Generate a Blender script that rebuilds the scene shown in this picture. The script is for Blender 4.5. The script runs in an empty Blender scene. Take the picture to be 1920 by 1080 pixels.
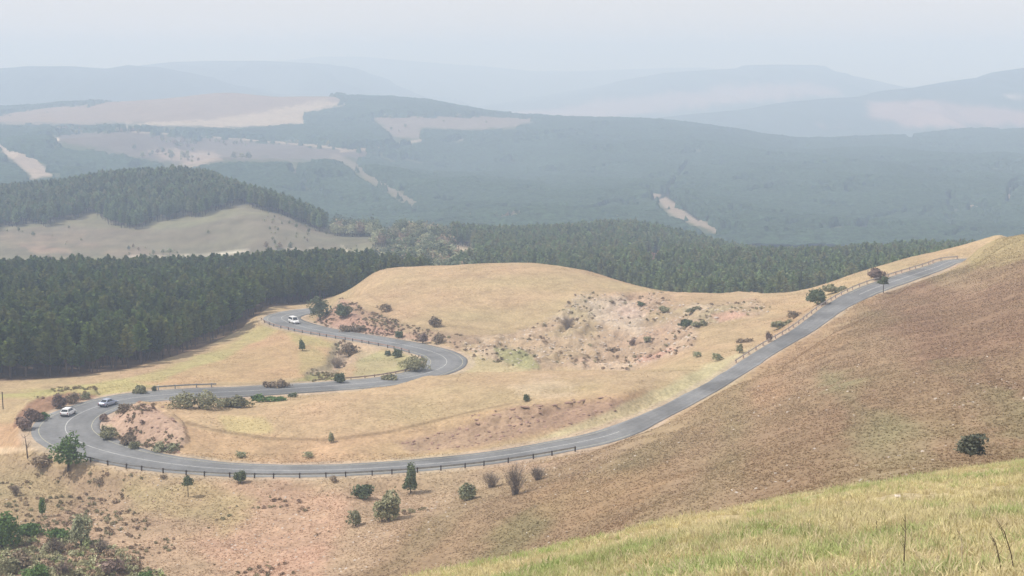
import bpy, math, random
import numpy as np
from mathutils import Vector
rnd = random.Random(7)
rng = np.random.default_rng(11)
scene = bpy.context.scene

# ------------------------------------------------------------------ camera
F = 2637.0                      # focal length in photo pixels (photo 1920 wide)
PITCH = math.atan(440.0 / F)
CP, SP = math.cos(PITCH), math.sin(PITCH)
cam = bpy.data.cameras.new('camera')
cam.sensor_width = 36.0
cam.lens = 36.0 * F / 1920.0
cam.clip_start = 0.3
cam.clip_end = 40000
camo = bpy.data.objects.new('camera', cam)
camo.rotation_euler = (math.pi / 2 - PITCH, 0, 0)
scene.collection.objects.link(camo)
scene.camera = camo

# ------------------------------------------------------------------ sky and sun
SUN_EL, SUN_AZ = math.radians(56), math.radians(-98)     # azimuth from +Y towards +X
w = bpy.data.worlds.new('World')
scene.world = w
w.use_nodes = True
nt = w.node_tree
bg = nt.nodes['Background']
sky = nt.nodes.new('ShaderNodeTexSky')
sky.sky_type = 'NISHITA'
sky.sun_disc = False
sky.sun_elevation = SUN_EL
sky.sun_rotation = SUN_AZ
sky.air_density = 1.0
sky.dust_density = 6.0
sky.ozone_density = 1.0
sky.altitude = 1800
hs = nt.nodes.new('ShaderNodeMixRGB')
hs.blend_type = 'MIX'
hs.inputs[0].default_value = 0.86
hs.inputs[2].default_value = (8.7, 8.7, 9.0, 1)          # bright thin overcast veil over the whole sky
nt.links.new(sky.outputs[0], hs.inputs[1])
nt.links.new(hs.outputs[0], bg.inputs[0])
bg.inputs[1].default_value = 0.10
sl = bpy.data.lights.new('sun', 'SUN')
sl.energy = 3.9
sl.angle = math.radians(1.2)
sl.color = (1.0, 0.965, 0.90)
so = bpy.data.objects.new('sun', sl)
sd = Vector((math.sin(SUN_AZ) * math.cos(SUN_EL), math.cos(SUN_AZ) * math.cos(SUN_EL), math.sin(SUN_EL)))
so.rotation_euler = sd.to_track_quat('Z', 'Y').to_euler()
so.location = sd * 300
scene.collection.objects.link(so)
vs = scene.view_settings
vs.view_transform = 'Standard'
vs.look = 'None'
vs.exposure = 0.0
vs.gamma = 1.0
vs.use_curve_mapping = False
scene.cycles.volume_bounces = 2
scene.cycles.max_bounces = 6
scene.cycles.diffuse_bounces = 2
scene.cycles.glossy_bounces = 2
scene.cycles.transmission_bounces = 2
scene.cycles.transparent_max_bounces = 4
scene.cycles.use_denoising = True
HAZE = 4.0e-4

# ------------------------------------------------------------------ helpers
def put(o, parent=None, kind=None, label=None, cat=None, group=None):
    scene.collection.objects.link(o)
    if parent is not None: o.parent = parent
    if kind: o['kind'] = kind
    if label: o['label'] = label
    if cat: o['category'] = cat
    if group: o['group'] = group
    return o

def np_mesh(name, V, Fc, mat=None, smooth=True, cols=None, attrs=None):
    """V (n,3), Fc (m,3|4) arrays -> mesh"""
    me = bpy.data.meshes.new(name)
    V = np.asarray(V, np.float32); Fc = np.asarray(Fc, np.int32)
    k = Fc.shape[1]
    me.vertices.add(len(V)); me.vertices.foreach_set('co', V.ravel())
    me.loops.add(Fc.size); me.loops.foreach_set('vertex_index', Fc.ravel())
    me.polygons.add(len(Fc))
    me.polygons.foreach_set('loop_start', np.arange(0, Fc.size, k, dtype=np.int32))
    me.polygons.foreach_set('loop_total', np.full(len(Fc), k, np.int32))
    me.polygons.foreach_set('use_smooth', np.full(len(Fc), smooth, bool))
    me.update(calc_edges=True)
    if cols is not None:
        a = me.color_attributes.new('col', 'FLOAT_COLOR', 'POINT')
        c = np.ones((len(V), 4), np.float32); c[:, :3] = cols
        a.data.foreach_set('color', c.ravel())
    if attrs:
        for nme, arr in attrs.items():
            a = me.attributes.new(nme, 'FLOAT', 'POINT')
            a.data.foreach_set('value', np.asarray(arr, np.float32))
    if mat: me.materials.append(mat)
    return me

class MB:
    """collects tubes, boxes and leaf faces and makes ONE mesh of them (triangles)"""
    def __init__(s): s.v = []; s.f = []; s.m = []
    def add(s, vs_, fs, mi=0):
        b = len(s.v); s.v += [tuple(map(float, p)) for p in vs_]
        s.f += [tuple(b + i for i in f) for f in fs]; s.m += [mi] * len(fs)
    def box(s, c, d, mi=0, rz=0.0, taper=1.0):
        cx, cy, cz = c; dx, dy, dz = d[0] / 2, d[1] / 2, d[2] / 2
        ca, sa = math.cos(rz), math.sin(rz)
        P = []
        for z_, t in ((-dz, 1), (dz, taper)):
            for x_, y_ in ((-dx, -dy), (dx, -dy), (dx, dy), (-dx, dy)):
                x_ *= t; y_ *= t
                P.append((cx + x_ * ca - y_ * sa, cy + x_ * sa + y_ * ca, cz + z_))
        s.add(P, [(0, 3, 2, 1), (4, 5, 6, 7), (0, 1, 5, 4), (1, 2, 6, 5), (2, 3, 7, 6), (3, 0, 4, 7)], mi)
    def tube(s, pts, rad, n=5, mi=0, cap=True):
        rings = []
        for i, p in enumerate(pts):
            p = Vector(p)
            d = (Vector(pts[min(i + 1, len(pts) - 1)]) - Vector(pts[max(i - 1, 0)])).normalized()
            a = d.orthogonal().normalized(); b = d.cross(a)
            rings.append([p + (a * math.cos(2 * math.pi * k / n) + b * math.sin(2 * math.pi * k / n)) * rad[i] for k in range(n)])
        V = [q for r in rings for q in r]; Fc = []
        for i in range(len(rings) - 1):
            for k in range(n):
                k2 = (k + 1) % n
                Fc.append((i * n + k, i * n + k2, (i + 1) * n + k2, (i + 1) * n + k))
        if cap: Fc.append(tuple(range(n - 1, -1, -1))); Fc.append(tuple((len(rings) - 1) * n + k for k in range(n)))
        s.add(V, Fc, mi)
    def mesh(s, name, mats, smooth=False):
        me = bpy.data.meshes.new(name)
        me.from_pydata(s.v, [], s.f)
        for m in mats: me.materials.append(m)
        me.polygons.foreach_set('material_index', s.m)
        me.polygons.foreach_set('use_smooth', [smooth] * len(s.f))
        me.update()
        return me

# value noise in numpy
_perm = np.random.default_rng(3).random(65536).astype(np.float32)
def vnoise(x, y, seed=0):
    xi = np.floor(x).astype(np.int64); yi = np.floor(y).astype(np.int64)
    fx = x - xi; fy = y - yi
    fx = fx * fx * (3 - 2 * fx); fy = fy * fy * (3 - 2 * fy)
    def h(a, b): return _perm[(a * 7919 + b * 104729 + seed * 1299709 + ((a * b) & 1023) * 31) & 65535]
    a = h(xi, yi); b = h(xi + 1, yi); c = h(xi, yi + 1); d = h(xi + 1, yi + 1)
    return (a + (b - a) * fx) * (1 - fy) + (c + (d - c) * fx) * fy
def fbm(x, y, sc, octv=4, seed=0, gain=0.5):
    t = 0; amp = 1; tot = 0
    for o in range(octv):
        t = t + amp * vnoise(x / sc * 2 ** o + 17.3 * o, y / sc * 2 ** o - 9.1 * o, seed + o); tot += amp; amp *= gain
    return t / tot * 2 - 1
def sstep(a, b, x):
    t = np.clip((x - a) / (b - a), 0, 1); return t * t * (3 - 2 * t)

# ------------------------------------------------------------------ terrain controls: a photo point and its distance
def ray(u, v):
    c = (v - 540.0) / F; X = (u - 960.0) / F; dy = CP - c * SP
    return X / dy, (SP + c * CP) / dy            # s = x/y, dep = -z/y
def project(x, y, z):
    dpt = y * CP - z * SP
    up = y * SP + z * CP
    return 960 + F * x / dpt, 540 - F * up / dpt

# road centre line: u, v, z, half width
ROAD = [(1900, 486, -57.2, 2.2), (1840, 486, -57.6, 2.2), (1789, 489, -58.1, 2.5), (1758, 500, -58.4, 3.0), (1696, 521, -59.2, 3.7), (1633, 543, -60.1, 3.7), (1570, 574, -61.2, 2.9), (1508, 618, -62.5, 2.4),
        (1440, 658, -63.7, 2.2), (1382, 696, -64.7, 2.1), (1320, 733, -65.5, 2.2), (1240, 774, -66.6, 2.5), (1140, 817, -67.6, 3.6), (1040, 838, -68.4, 3.7), (940, 855, -69.1, 3.6), (840, 867, -69.6, 3.6),
        (640, 881, -70.2, 3.5), (450, 881, -70.6, 3.8), (320, 870, -70.8, 4.5), (220, 852, -71.0, 5.2), (155, 832, -71.15, 6.0), (123, 809, -71.3, 6.4),
        (132, 786, -71.5, 6.3), (172, 766, -71.8, 5.6), (230, 749, -72.1, 5.1), (330, 739, -72.6, 5.0), (450, 734, -73.2, 5.0), (600, 725, -74.0, 4.8), (720, 715, -74.6, 4.8),
        (800, 700, -75.1, 5.0), (836, 684, -75.4, 5.2), (830, 668, -75.8, 5.2), (790, 654, -76.2, 4.9), (720, 640, -76.8, 4.6), (640, 627, -77.6, 4.6),
        (580, 616, -78.3, 5.0), (538, 604, -78.9, 5.6), (528, 595, -79.3, 5.6), (556, 586, -79.8, 5.0), (592, 581.5, -80.2, 4.6), (625, 578.5, -80.7, 4.4)]
RP = []
for (u, v, z, hw) in ROAD:
    s_, d_ = ray(u, v); y_ = -z / d_
    RP.append((s_ * y_, y_, z, hw))
RP = np.array(RP)
def catmull(P, step=1.0):
    out = []
    n = len(P)
    for i in range(n - 1):
        p0 = P[max(i - 1, 0)]; p1 = P[i]; p2 = P[i + 1]; p3 = P[min(i + 2, n - 1)]
        L = np.linalg.norm(p2[:2] - p1[:2]); k = max(2, int(L / step))
        d1 = max(np.linalg.norm(p1[:2] - p0[:2]), 1e-3) ** .5; d2 = max(L, 1e-3) ** .5; d3 = max(np.linalg.norm(p3[:2] - p2[:2]), 1e-3) ** .5
        m1 = (p1 - p0) / d1 - (p2 - p0) / (d1 + d2) + (p2 - p1) / d2 if i > 0 else (p2 - p1) / d2
        m2 = (p2 - p1) / d2 - (p3 - p1) / (d2 + d3) + (p3 - p2) / d3 if i < n - 2 else (p2 - p1) / d2
        m1 = m1 * d2; m2 = m2 * d2
        for j in range(k):
            t = j / k
            out.append((2*t**3-3*t*t+1)*p1 + (t**3-2*t*t+t)*m1 + (-2*t**3+3*t*t)*p2 + (t**3-t*t)*m2)
    out.append(P[-1]); return np.array(out)
RC = catmull(RP, 1.0)
for _ in range(6):                                # smooth small wobbles
    RC[1:-1] = RC[1:-1] * .5 + (RC[:-2] + RC[2:]) * .25
RT = np.gradient(RC[:, :2], axis=0); RT /= np.linalg.norm(RT, axis=1)[:, None]
RN = np.stack([-RT[:, 1], RT[:, 0]], 1)
RS = np.concatenate([[0], np.cumsum(np.linalg.norm(np.diff(RC[:, :3], axis=0), axis=1))])

# control profiles: (u, [(v, y), ...]) near to far; points behind a crest included
H = 'hidden'
PROF = [
 (-500, [(1230,30),(1080,195),(980,218),(900,245),(850,262),(790,282),(745,305),(728,322),(690,348),(640,392),(590,452),(556,522),(540,600),(565,700),(478,810),(440,880),(405,960),(395,1060),(430,1180),(400,1350),(345,1720),(300,1950),(275,2100),(250,2400),(235,2600),(225,3000),(235,3400)]),
 (0,    [(1240,30),(1080,190),(980,215),(905,242),(868,255),(845,262),(790,281),(742,302),(728,318),(690,345),(640,390),(590,450),(550,520),(536,600),(552,690),(478,800),(435,882),(400,960),(374,1050),(410,1180),(390,1350),(338,1700),(300,1900),(270,2100),(240,2400),(225,2600),(206,3000),(225,3400)]),
 (200,  [(1210,30),(1080,188),(980,214),(905,238),(722,318),(702,335),(650,388),(600,440),(556,525),(533,600),(550,690),(476,800),(430,870),(385,970),(348,1080),(400,1200),(380,1400),(325,1750),(290,1950),(262,2150),(240,2400),(230,2600),(190,3000),(215,3400)]),
 (400,  [(1180,30),(1080,185),(980,210),(905,234),(840,248),(800,259),(770,272),(757,282),(766,290),(716,318),(690,338),(665,365),(655,378),(600,440),(555,520),(531,612),(550,690),(472,800),(420,860),(390,930),(352,1060),(400,1180),(390,1350),(320,1750),(300,1900),(270,2200),(240,2500),(205,2900),(175,3100),(205,3400)]),
 (500,  [(1160,30),(716,318),(680,345),(650,372),(625,398),(612,410),(575,445),(468,795),(408,862),(386,960),(430,1100),(400,1350)]),
 (600,  [(1130,30),(1080,176),(980,205),(905,232),(840,247),(790,261),(755,275),(743,284),(752,294),(700,326),(680,345),(655,368),(640,377),(560,470),(536,545),(521,636),(540,720),(466,800),(440,850),(428,900),(450,1050),(420,1400),(350,1700),(320,1850),(280,2200),(245,2500),(215,2800),(180,3100),(205,3400)]),
 (700,  [(1100,28),(1080,168),(980,199),(902,232),(830,248),(780,262),(745,277),(728,286),(737,297),(698,330),(660,362),(615,388),(600,398),(570,418),(540,440),(512,462),(548,540),(514,640),(515,720),(458,800),(446,840),(450,1000),(430,1350)]),
 (620,  [(600,404),(575,424),(552,442),(575,500)]),
 (800,  [(1076,27),(1130,60),(1060,168),(960,205),(900,229),(850,243),(800,256),(750,273),(718,288),(706,293),(716,304),(630,372),(590,396),(545,425),(510,455),(500,468),(535,540),(500,650),(485,720),(450,800),(445,880),(440,1150),(400,1500),(350,1750),(300,2150),(275,2350),(230,2650),(188,3100),(210,3400)]),
 (900,  [(1048,28),(1085,60),(1050,160),(950,198),(890,227),(838,243),(800,252),(750,269),(710,288),(697,297),(712,312),(690,335),(660,352),(635,370),(600,392),(540,425),(497,462),(494,472),(540,560),(505,660),(470,760),(455,850)]),
 (1000, [(1036,29),(1070,60),(1010,160),(930,196),(870,229),(820,244),(780,255),(740,268),(705,287),(695,296),(710,312),(688,338),(650,360),(610,386),(540,425),(494,464),(540,560),(500,680),(455,830),(460,920),(470,1080),(440,1250),(400,1500),(350,1800),(300,2150),(250,2550),(214,3050),(235,3400)]),
 (1100, [(1008,30),(1045,60),(1000,148),(900,196),(850,228),(790,250),(740,265),(700,285),(693,291),(706,308),(688,336),(640,364),(600,388),(560,410),(530,432),(508,456),(545,540),(500,690),(448,900),(470,1050)]),
 (1200, [(981,30),(1015,60),(960,142),(880,185),(815,226),(758,253),(725,266),(698,284),(692,290),(703,306),(685,335),(640,362),(600,386),(570,405),(545,424),(541,430),(565,500),(510,640),(448,930),(480,1050),(440,1280),(400,1500),(350,1800),(300,2150),(250,2600),(222,2950),(245,3400)]),
 (1300, [(967,31),(1000,60),(955,128),(880,172),(800,220),(762,242),(720,264),(702,276),(693,288),(660,315),(625,345),(595,370),(565,396),(553,412),(575,480),(530,600),(472,830),(500,980)]),
 (1400, [(953,32),(985,60),(930,128),(840,178),(760,222),(718,246),(670,292),(640,320),(600,352),(565,385),(551,408),(575,470),(540,590),(500,760),(510,950),(450,1260),(400,1530),(350,1850),(300,2200),(268,2500),(249,2800),(264,3400)]),
 (1500, [(925,33),(958,60),(915,118),(820,168),(740,215),(690,247),(650,280),(612,322),(590,345),(562,378),(547,405),(570,470),(535,600),(503,740),(520,950),(452,1250),(400,1530),(350,1850),(300,2250),(284,2480),(274,2650),(290,3400)]),
 (1600, [(912,34),(945,62),(890,112),(800,158),(720,200),(650,248),(600,302),(545,366),(530,384),(514,408),(545,460),(530,600),(498,740),(520,950),(450,1260),(400,1550),(350,1850),(300,2250),(280,2500),(268,2700),(284,3400)]),
 (1700, [(892,35),(925,64),(880,108),(780,158),(700,200),(620,255),(560,318),(508,382),(494,398),(483,412),(525,460),(520,600),(490,740),(520,950)]),
 (1800, [(870,37),(900,66),(865,106),(760,158),(680,205),(600,258),(540,308),(508,345),(495,372),(470,402),(461,412),(500,470),(510,620),(492,740),(520,950),(445,1280),(400,1560),(350,1900),(300,2300),(262,2800),(238,3100),(255,3400)]),
 (1840, [(490,352),(462,375),(455,405),(490,470)]),
 (1870, [(470,345),(448,372),(446,400),(490,470)]),
 (1920, [(862,38),(892,68),(855,108),(750,150),(650,200),(560,256),(500,300),(455,342),(440,360),(470,430),(500,600)]),
 (2400, [(750,40),(780,70),(740,110),(600,180),(500,260),(430,330),(400,380),(440,450),(490,600),(520,950),(440,1300),(400,1560),(350,1900),(300,2300),(252,2800),(226,3100),(245,3400)]),
]
CT = []
for u, lst in PROF:
    for v, y in lst:
        if u >= 700 and 1700 <= y <= 3400: v += 7
        if 24 <= y <= 66 and u >= 600: v += 11
        if u >= 850 and 560 <= y <= 1100: y = 560 + (y - 560) * 1.28
        s_, d_ = ray(u, v); CT.append((s_, y, d_))
def fg(y, s_): return (1.6 + .20 * y) / y                   # ground right under the viewer
for s_ in (-.7, -.35, 0, .12, .24, .36, .7):
    for y in (.6, 1.2, 2.5, 4.5):
        CT.append((s_, y, fg(y, s_)))
for u, v, y in [(1920,1080,9),(1920,980,16),(1920,905,27),(1600,1080,10.5),(1600,1000,17),(1600,940,26),(1300,1080,13),(1300,1020,20),(1100,1080,17),(960,1080,21),(400,1300,12),(-200,1400,12),(2400,1080,8),(2400,900,18),(800,1160,15)]:
    s_, d_ = ray(u, v); CT.append((s_, y, d_))
for i in range(0, len(RC), 7):
    CT.append((RC[i, 0] / RC[i, 1], RC[i, 1], -RC[i, 2] / RC[i, 1]))
for s_ in (-.6, -.3, 0, .3, .6):
    for y, z in ((4500, -330), (7000, -360), (14000, -450)):
        CT.append((s_, y, -z / y))
CT = np.array(CT)
TS = 0.55
def kern(r2): return np.where(r2 > 1e-14, r2 * np.log(r2 + 1e-30), 0)
cx = CT[:, 0]; cy = np.log(CT[:, 1]) * TS
n = len(CT)
K = kern((cx[:, None] - cx) ** 2 + (cy[:, None] - cy) ** 2) + np.eye(n) * 2e-5
Pm = np.stack([np.ones(n), cx, cy], 1)
A = np.zeros((n + 3, n + 3)); A[:n, :n] = K; A[:n, n:] = Pm; A[n:, :n] = Pm.T
W = np.linalg.solve(A, np.concatenate([CT[:, 2], np.zeros(3)]))

# polar grid
sc_ = np.concatenate([np.linspace(-.80, -.45, 26)[:-1], np.linspace(-.45, .45, 680), np.linspace(.45, .80, 26)[1:]])
lY = np.concatenate([np.linspace(math.log(.6), math.log(6), 20)[:-1], np.linspace(math.log(6), math.log(60), 90)[:-1],
                     np.linspace(math.log(60), math.log(180), 170)[:-1], np.linspace(math.log(180), math.log(480), 500)[:-1],
                     np.linspace(math.log(480), math.log(1200), 130)[:-1], np.linspace(math.log(1200), math.log(3400), 180)[:-1],
                     np.linspace(math.log(3400), math.log(15000), 30)])
NR, NC = len(lY), len(sc_)
S, LY = np.meshgrid(sc_, lY)
YY = np.exp(LY); XX = S * YY
# evaluate the spline on a coarser lattice and upsample (it is smooth)
cs = np.linspace(-.8, .8, 321); cl = np.linspace(lY[0], lY[-1], 900)
CS, CL = np.meshgrid(cs, cl)
D = np.zeros(CS.shape)
q = CL * TS
for i in range(n):
    r2 = (CS - cx[i]) ** 2 + (q - cy[i]) ** 2
    D += W[i] * r2 * np.log(r2 + 1e-30)
D += W[n] + W[n + 1] * CS + W[n + 2] * q
def lattice(D, S, LY):
    a = (S - cs[0]) / (cs[1] - cs[0]); b = (LY - cl[0]) / (cl[1] - cl[0])
    ai = np.clip(a.astype(int), 0, len(cs) - 2); bi = np.clip(b.astype(int), 0, len(cl) - 2)
    fa = a - ai; fb = b - bi
    return (D[bi, ai] * (1 - fa) + D[bi, ai + 1] * fa) * (1 - fb) + (D[bi + 1, ai] * (1 - fa) + D[bi + 1, ai + 1] * fa) * fb
ZZ = -lattice(D, S, LY) * YY

# ---- carve the road bed
RDIST = np.full(ZZ.shape, 1e3); RSIDE = np.zeros(ZZ.shape)
sel = np.where((YY > 225) & (YY < 470) & (np.abs(S) < .42))
px = XX[sel]; py = YY[sel]
dist = np.empty(len(px)); rz = np.empty(len(px)); side = np.empty(len(px)); rhw = np.empty(len(px))
rc = RC[::2]; rn = RN[::2]
for a in range(0, len(px), 20000):
    dx = px[a:a+20000, None] - rc[None, :, 0]; dy = py[a:a+20000, None] - rc[None, :, 1]
    d2 = dx * dx + dy * dy; j = d2.argmin(1); ii = np.arange(len(j))
    sd_ = dx[ii, j] * rn[j, 0] + dy[ii, j] * rn[j, 1]
    dist[a:a+20000] = np.sqrt(d2[ii, j]); side[a:a+20000] = sd_
    wgt = 1 / (d2 + 1.5) ** 3                              # smooth blend of the road height
    rz[a:a+20000] = (wgt * rc[None, :, 2]).sum(1) / wgt.sum(1); rhw[a:a+20000] = rc[j, 3]
edge = dist - rhw
RDIST[sel] = edge; RSIDE[sel] = side

def inpoly(U, V, poly):
    """signed pixel distance, positive inside"""
    P = np.array(poly, float); ins = np.zeros(U.shape, bool); d = np.full(U.shape, 1e9)
    for i in range(len(P)):
        x1, y1 = P[i]; x2, y2 = P[(i + 1) % len(P)]
        c = ((y1 > V) != (y2 > V)) & (U < (x2 - x1) * (V - y1) / ((y2 - y1) if y2 != y1 else 1e-9) + x1)
        ins ^= c
        L2 = (x2 - x1) ** 2 + (y2 - y1) ** 2 + 1e-9
        t = np.clip(((U - x1) * (x2 - x1) + (V - y1) * (y2 - y1)) / L2, 0, 1)
        d = np.minimum(d, np.hypot(U - x1 - t * (x2 - x1), V - y1 - t * (y2 - y1)))
    return np.where(ins, d, -d)
def inline(U, V, line):
    P = np.array(line, float); d = np.full(U.shape, 1e9)
    for i in range(len(P) - 1):
        x1, y1 = P[i]; x2, y2 = P[i + 1]; L2 = (x2 - x1) ** 2 + (y2 - y1) ** 2 + 1e-9
        t = np.clip(((U - x1) * (x2 - x1) + (V - y1) * (y2 - y1)) / L2, 0, 1)
        d = np.minimum(d, np.hypot(U - x1 - t * (x2 - x1), V - y1 - t * (y2 - y1)))
    return d
UU, VV = project(XX, YY, ZZ)
N1 = fbm(XX, YY, 30, 4, 1); N2 = fbm(XX, YY, 7, 4, 5); N3 = fbm(XX, YY, 140, 4, 9); N4 = fbm(XX, YY, 2.2, 3, 21)
def zone(poly, feather, y0, y1, nz=1.0, line=False, width=0):
    P = np.array(poly); m = (YY > y0) & (YY < y1) & (UU > P[:, 0].min() - 60) & (UU < P[:, 0].max() + 60) & (VV > P[:, 1].min() - 60) & (VV < P[:, 1].max() + 60)
    o = np.zeros(UU.shape)
    if m.any():
        noise_ = (N1 if y1 < 1200 else N3 * .7 + N1 * .6)[m] * feather * nz + N2[m] * feather * .6 * nz
        d = (width - inline(UU[m], VV[m], poly)) if line else inpoly(UU[m], VV[m], poly)
        o[m] = sstep(-feather * .5, feather * .5, d + noise_)
    return o

# ---- relief that the photograph shows
ER = [(1020,600),(1085,552),(1180,548),(1300,562),(1420,556),(1440,585),(1310,615),(1290,660),(1180,686),(1010,688),(900,668),(870,640),(960,628)]
Z_ER = zone(ER, 16, 300, 425)
rid = 1 - np.abs(fbm(XX, YY, 9, 4, 33)); rid2 = 1 - np.abs(fbm(XX, YY, 3.2, 3, 37))
ZZ += Z_ER * ((rid - .75) * 4.2 + (rid2 - .75) * 1.7)
BANKK = [(590,598),(640,560),(700,585),(760,612),(830,628),(900,640),(840,662),(740,640),(640,622),(595,612)]
Z_BK = zone(BANKK, 9, 370, 440)
ZZ += Z_BK * (rid2 - .7) * 1.3
LOOPB = [(182,790),(225,762),(280,765),(340,800),(352,828),(320,856),(225,845),(188,820)]
Z_LB = zone(LOOPB, 9, 236, 300)
ZZ += Z_LB * ((rid2 - .6) * 1.1 + 1.0)
OUTB = [(20,815),(35,775),(70,748),(130,736),(180,744),(150,757),(90,774),(50,800)]
Z_OB = zone(OUTB, 7, 270, 330)
ZZ += Z_OB * (1.2 + (rid2 - .6) * 1.6)
LEDGE = [(860,800),(890,775),(960,762),(1040,752),(1140,742),(1150,752),(1060,770),(1000,792),(920,806)]
Z_LE = zone(LEDGE, 8, 236, 290)
Z_L2 = zone([(740,828),(870,798),(980,756),(1144,744),(1210,752),(1100,792),(930,830),(770,848)], 10, 236, 300)
ZZ += Z_L2 * (rid2 - .7) * .8
ZZ += Z_LE * 1.5 * (np.floor((fbm(XX, YY, 6, 3, 51) + VV / 9) * 1.0) % 2 * .25 + (rid2 - .7) * .7)
near = sstep(3, 60, YY) * (1 - sstep(700, 1500, YY))
ZZ += (1 - sstep(50, 62, YY)) * sstep(8, 16, YY) * (fbm(XX, YY, 3.0, 4, 401) * .16 + fbm(XX, YY, 9, 3, 403) * .25)
ZZ += near * (N2 * .16 + N4 * .05 + N1 * .35) * (1 - sstep(500, 700, YY))
ZZ += sstep(1200, 1700, YY) * (1 - sstep(3600, 4500, YY)) * (fbm(XX, YY, 320, 5, 61) * 9 + ((1 - np.abs(fbm(XX, YY * .6, 420, 4, 415))) - .75) * 60 * (1 - .85 * sstep(2100, 2700, YY)))
ZZ += sstep(700, 900, YY) * (1 - sstep(1200, 1500, YY)) * fbm(XX, YY, 60, 4, 62) * 1.6
# gully between the two legs of the S bend
GUL = [(642,640),(640,665),(622,690),(590,708)]
Z_GU = zone(GUL, 14, 310, 385, line=True, width=16)
ZZ -= Z_GU * 1.0
# road bed last
edgef = RDIST
zroad = np.zeros(ZZ.shape); zroad[sel] = rz
kbed = 1 - sstep(1.2, 6.5 + 1.5 * N1 + 10 * sstep(0, 60, XX) * (1 - sstep(85, 108, XX)) * (RSIDE > 0), edgef)
ZZ = ZZ * (1 - kbed) + (zroad - .07) * kbed
ZZ += .85 * sstep(.3, 1.8, edgef) * (1 - sstep(5, 15, edgef)) * (RSIDE > 0) * sstep(18, 34, XX) * (1 - sstep(88, 100, XX)) * (1 + .25 * N2)   # grassy lip above the climb
UU, VV = project(XX, YY, ZZ)

def height(x, y):
    x = np.asarray(x, float); y = np.asarray(y, float)
    a = np.interp(x / y, sc_, np.arange(NC)); b = np.interp(np.log(y), lY, np.arange(NR))
    ai = np.clip(a.astype(int), 0, NC - 2); bi = np.clip(b.astype(int), 0, NR - 2); fa = a - ai; fb = b - bi
    return (ZZ[bi, ai] * (1 - fa) + ZZ[bi, ai + 1] * fa) * (1 - fb) + (ZZ[bi + 1, ai] * (1 - fa) + ZZ[bi + 1, ai + 1] * fa) * fb
def cast(u, v, ymin=5.0, ymax=14000):
    """ground point seen at photo pixel u, v"""
    s_, d_ = ray(u, v)
    ys = np.exp(np.linspace(math.log(ymin), math.log(ymax), 3000)); zs = height(s_ * ys, ys)
    hit = np.where(zs >= -d_ * ys)[0]
    y = ys[hit[0]] if len(hit) else ymin
    return s_ * y, y, float(height(s_ * y, y))
def rdist(x, y):
    x = np.asarray(x, float); y = np.asarray(y, float)
    a = np.rint(np.interp(x / y, sc_, np.arange(NC))).astype(int); b = np.rint(np.interp(np.log(y), lY, np.arange(NR))).astype(int)
    return RDIST[b, a]
def attr_at(arr, x, y):
    a = np.rint(np.interp(x / y, sc_, np.arange(NC))).astype(int); b = np.rint(np.interp(np.log(y), lY, np.arange(NR))).astype(int)
    return arr[b, a]

# ------------------------------------------------------------------ land cover (albedo, plus shade painted into the far canopy gaps)
C_TAN = (.395, .292, .175); C_BRN = (.262, .182, .111); C_PINK = (.385, .275, .20); C_OLV = (.235, .205, .095); C_YGR = (.36, .325, .14)
C_GRN = (.19, .20, .075); C_PALE = (.49, .40, .31); C_SCR = (.235, .185, .13); C_RED = (.25, .15, .10)
COL = np.empty(ZZ.shape + (3,)); COL[:] = C_TAN
def paint(z_, c, k=1.0):
    global COL
    m = (z_ * k)[..., None]; COL = COL * (1 - m) + np.array(c) * m
def P(poly, c, feather=14, y0=60, y1=560, k=1.0, nz=1.0, **kw): paint(zone(poly, feather, y0, y1, nz, **kw), c, k)
# slope below the road
P([(-900,850),(60,858),(160,878),(400,900),(700,898),(1060,860),(1200,800),(1400,1400),(-900,1500)], (.36,.262,.172), 16, 60, 262)
P([(-900,850),(20,852),(120,885),(160,940),(60,1000),(-900,1020)], (.34,.26,.15), 30, 60, 262, .7)
P([(330,930),(520,900),(640,960),(600,1080),(420,1060)], (.40,.26,.18), 50, 60, 262, .8)
P([(200,890),(340,900),(480,940),(420,1000),(240,960)], (.33,.27,.14), 36, 60, 262, .6)
BR = [(1060,868),(1250,805),(1400,722),(1480,668),(1560,604),(1660,555),(1740,524),(1800,492),(1860,458),(1920,437),(2900,400),(2900,1500),(500,1500),(640,1100),(760,1010),(900,940)]
P(BR, C_BRN, 40, 40, 390)
P([(1700,560),(1960,500),(1960,660),(1760,700),(1640,640)], (.235,.152,.098), 60, 60, 390, .85)
P([(1760,700),(2100,640),(2100,800),(1850,790)], (.22,.145,.095), 40, 60, 390, .7)
P([(1545,700),(1610,720),(1740,830),(1770,890),(1640,915),(1590,830)], (.235,.205,.115), 44, 60, 390, .75)
P([(1760,690),(1840,700),(1960,790),(1960,860),(1850,800)], (.22,.19,.105), 36, 60, 390, .75)
P([(1480,560),(1620,560),(1560,640),(1440,760),(1300,800),(1400,700)], (.34,.225,.135), 50, 60, 390, .7)
P([(1790,470),(1860,445),(1960,435),(1960,480),(1820,505)], (.34,.27,.14), 16, 60, 390, .8)
P([(860,1090),(940,1000),(1010,955),(1060,960),(980,1040),(960,1090)], (.20,.165,.085), 34, 60, 260, .75)
ZBR = zone(BR, 40, 40, 390); QX = XX - .21 * YY + N1 * 2.5
paint(ZBR * sstep(.0, .45, fbm(QX, YY * .10, 12, 3, 405)), (.215, .185, .10), .5)
paint(ZBR * sstep(.1, .5, fbm(QX, YY * .12, 7, 3, 407)), (.33, .235, .15), .45)
paint(ZBR * sstep(.1, .5, fbm(QX, YY * .10, 16, 3, 413)), (.235, .145, .095), .45)
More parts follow.
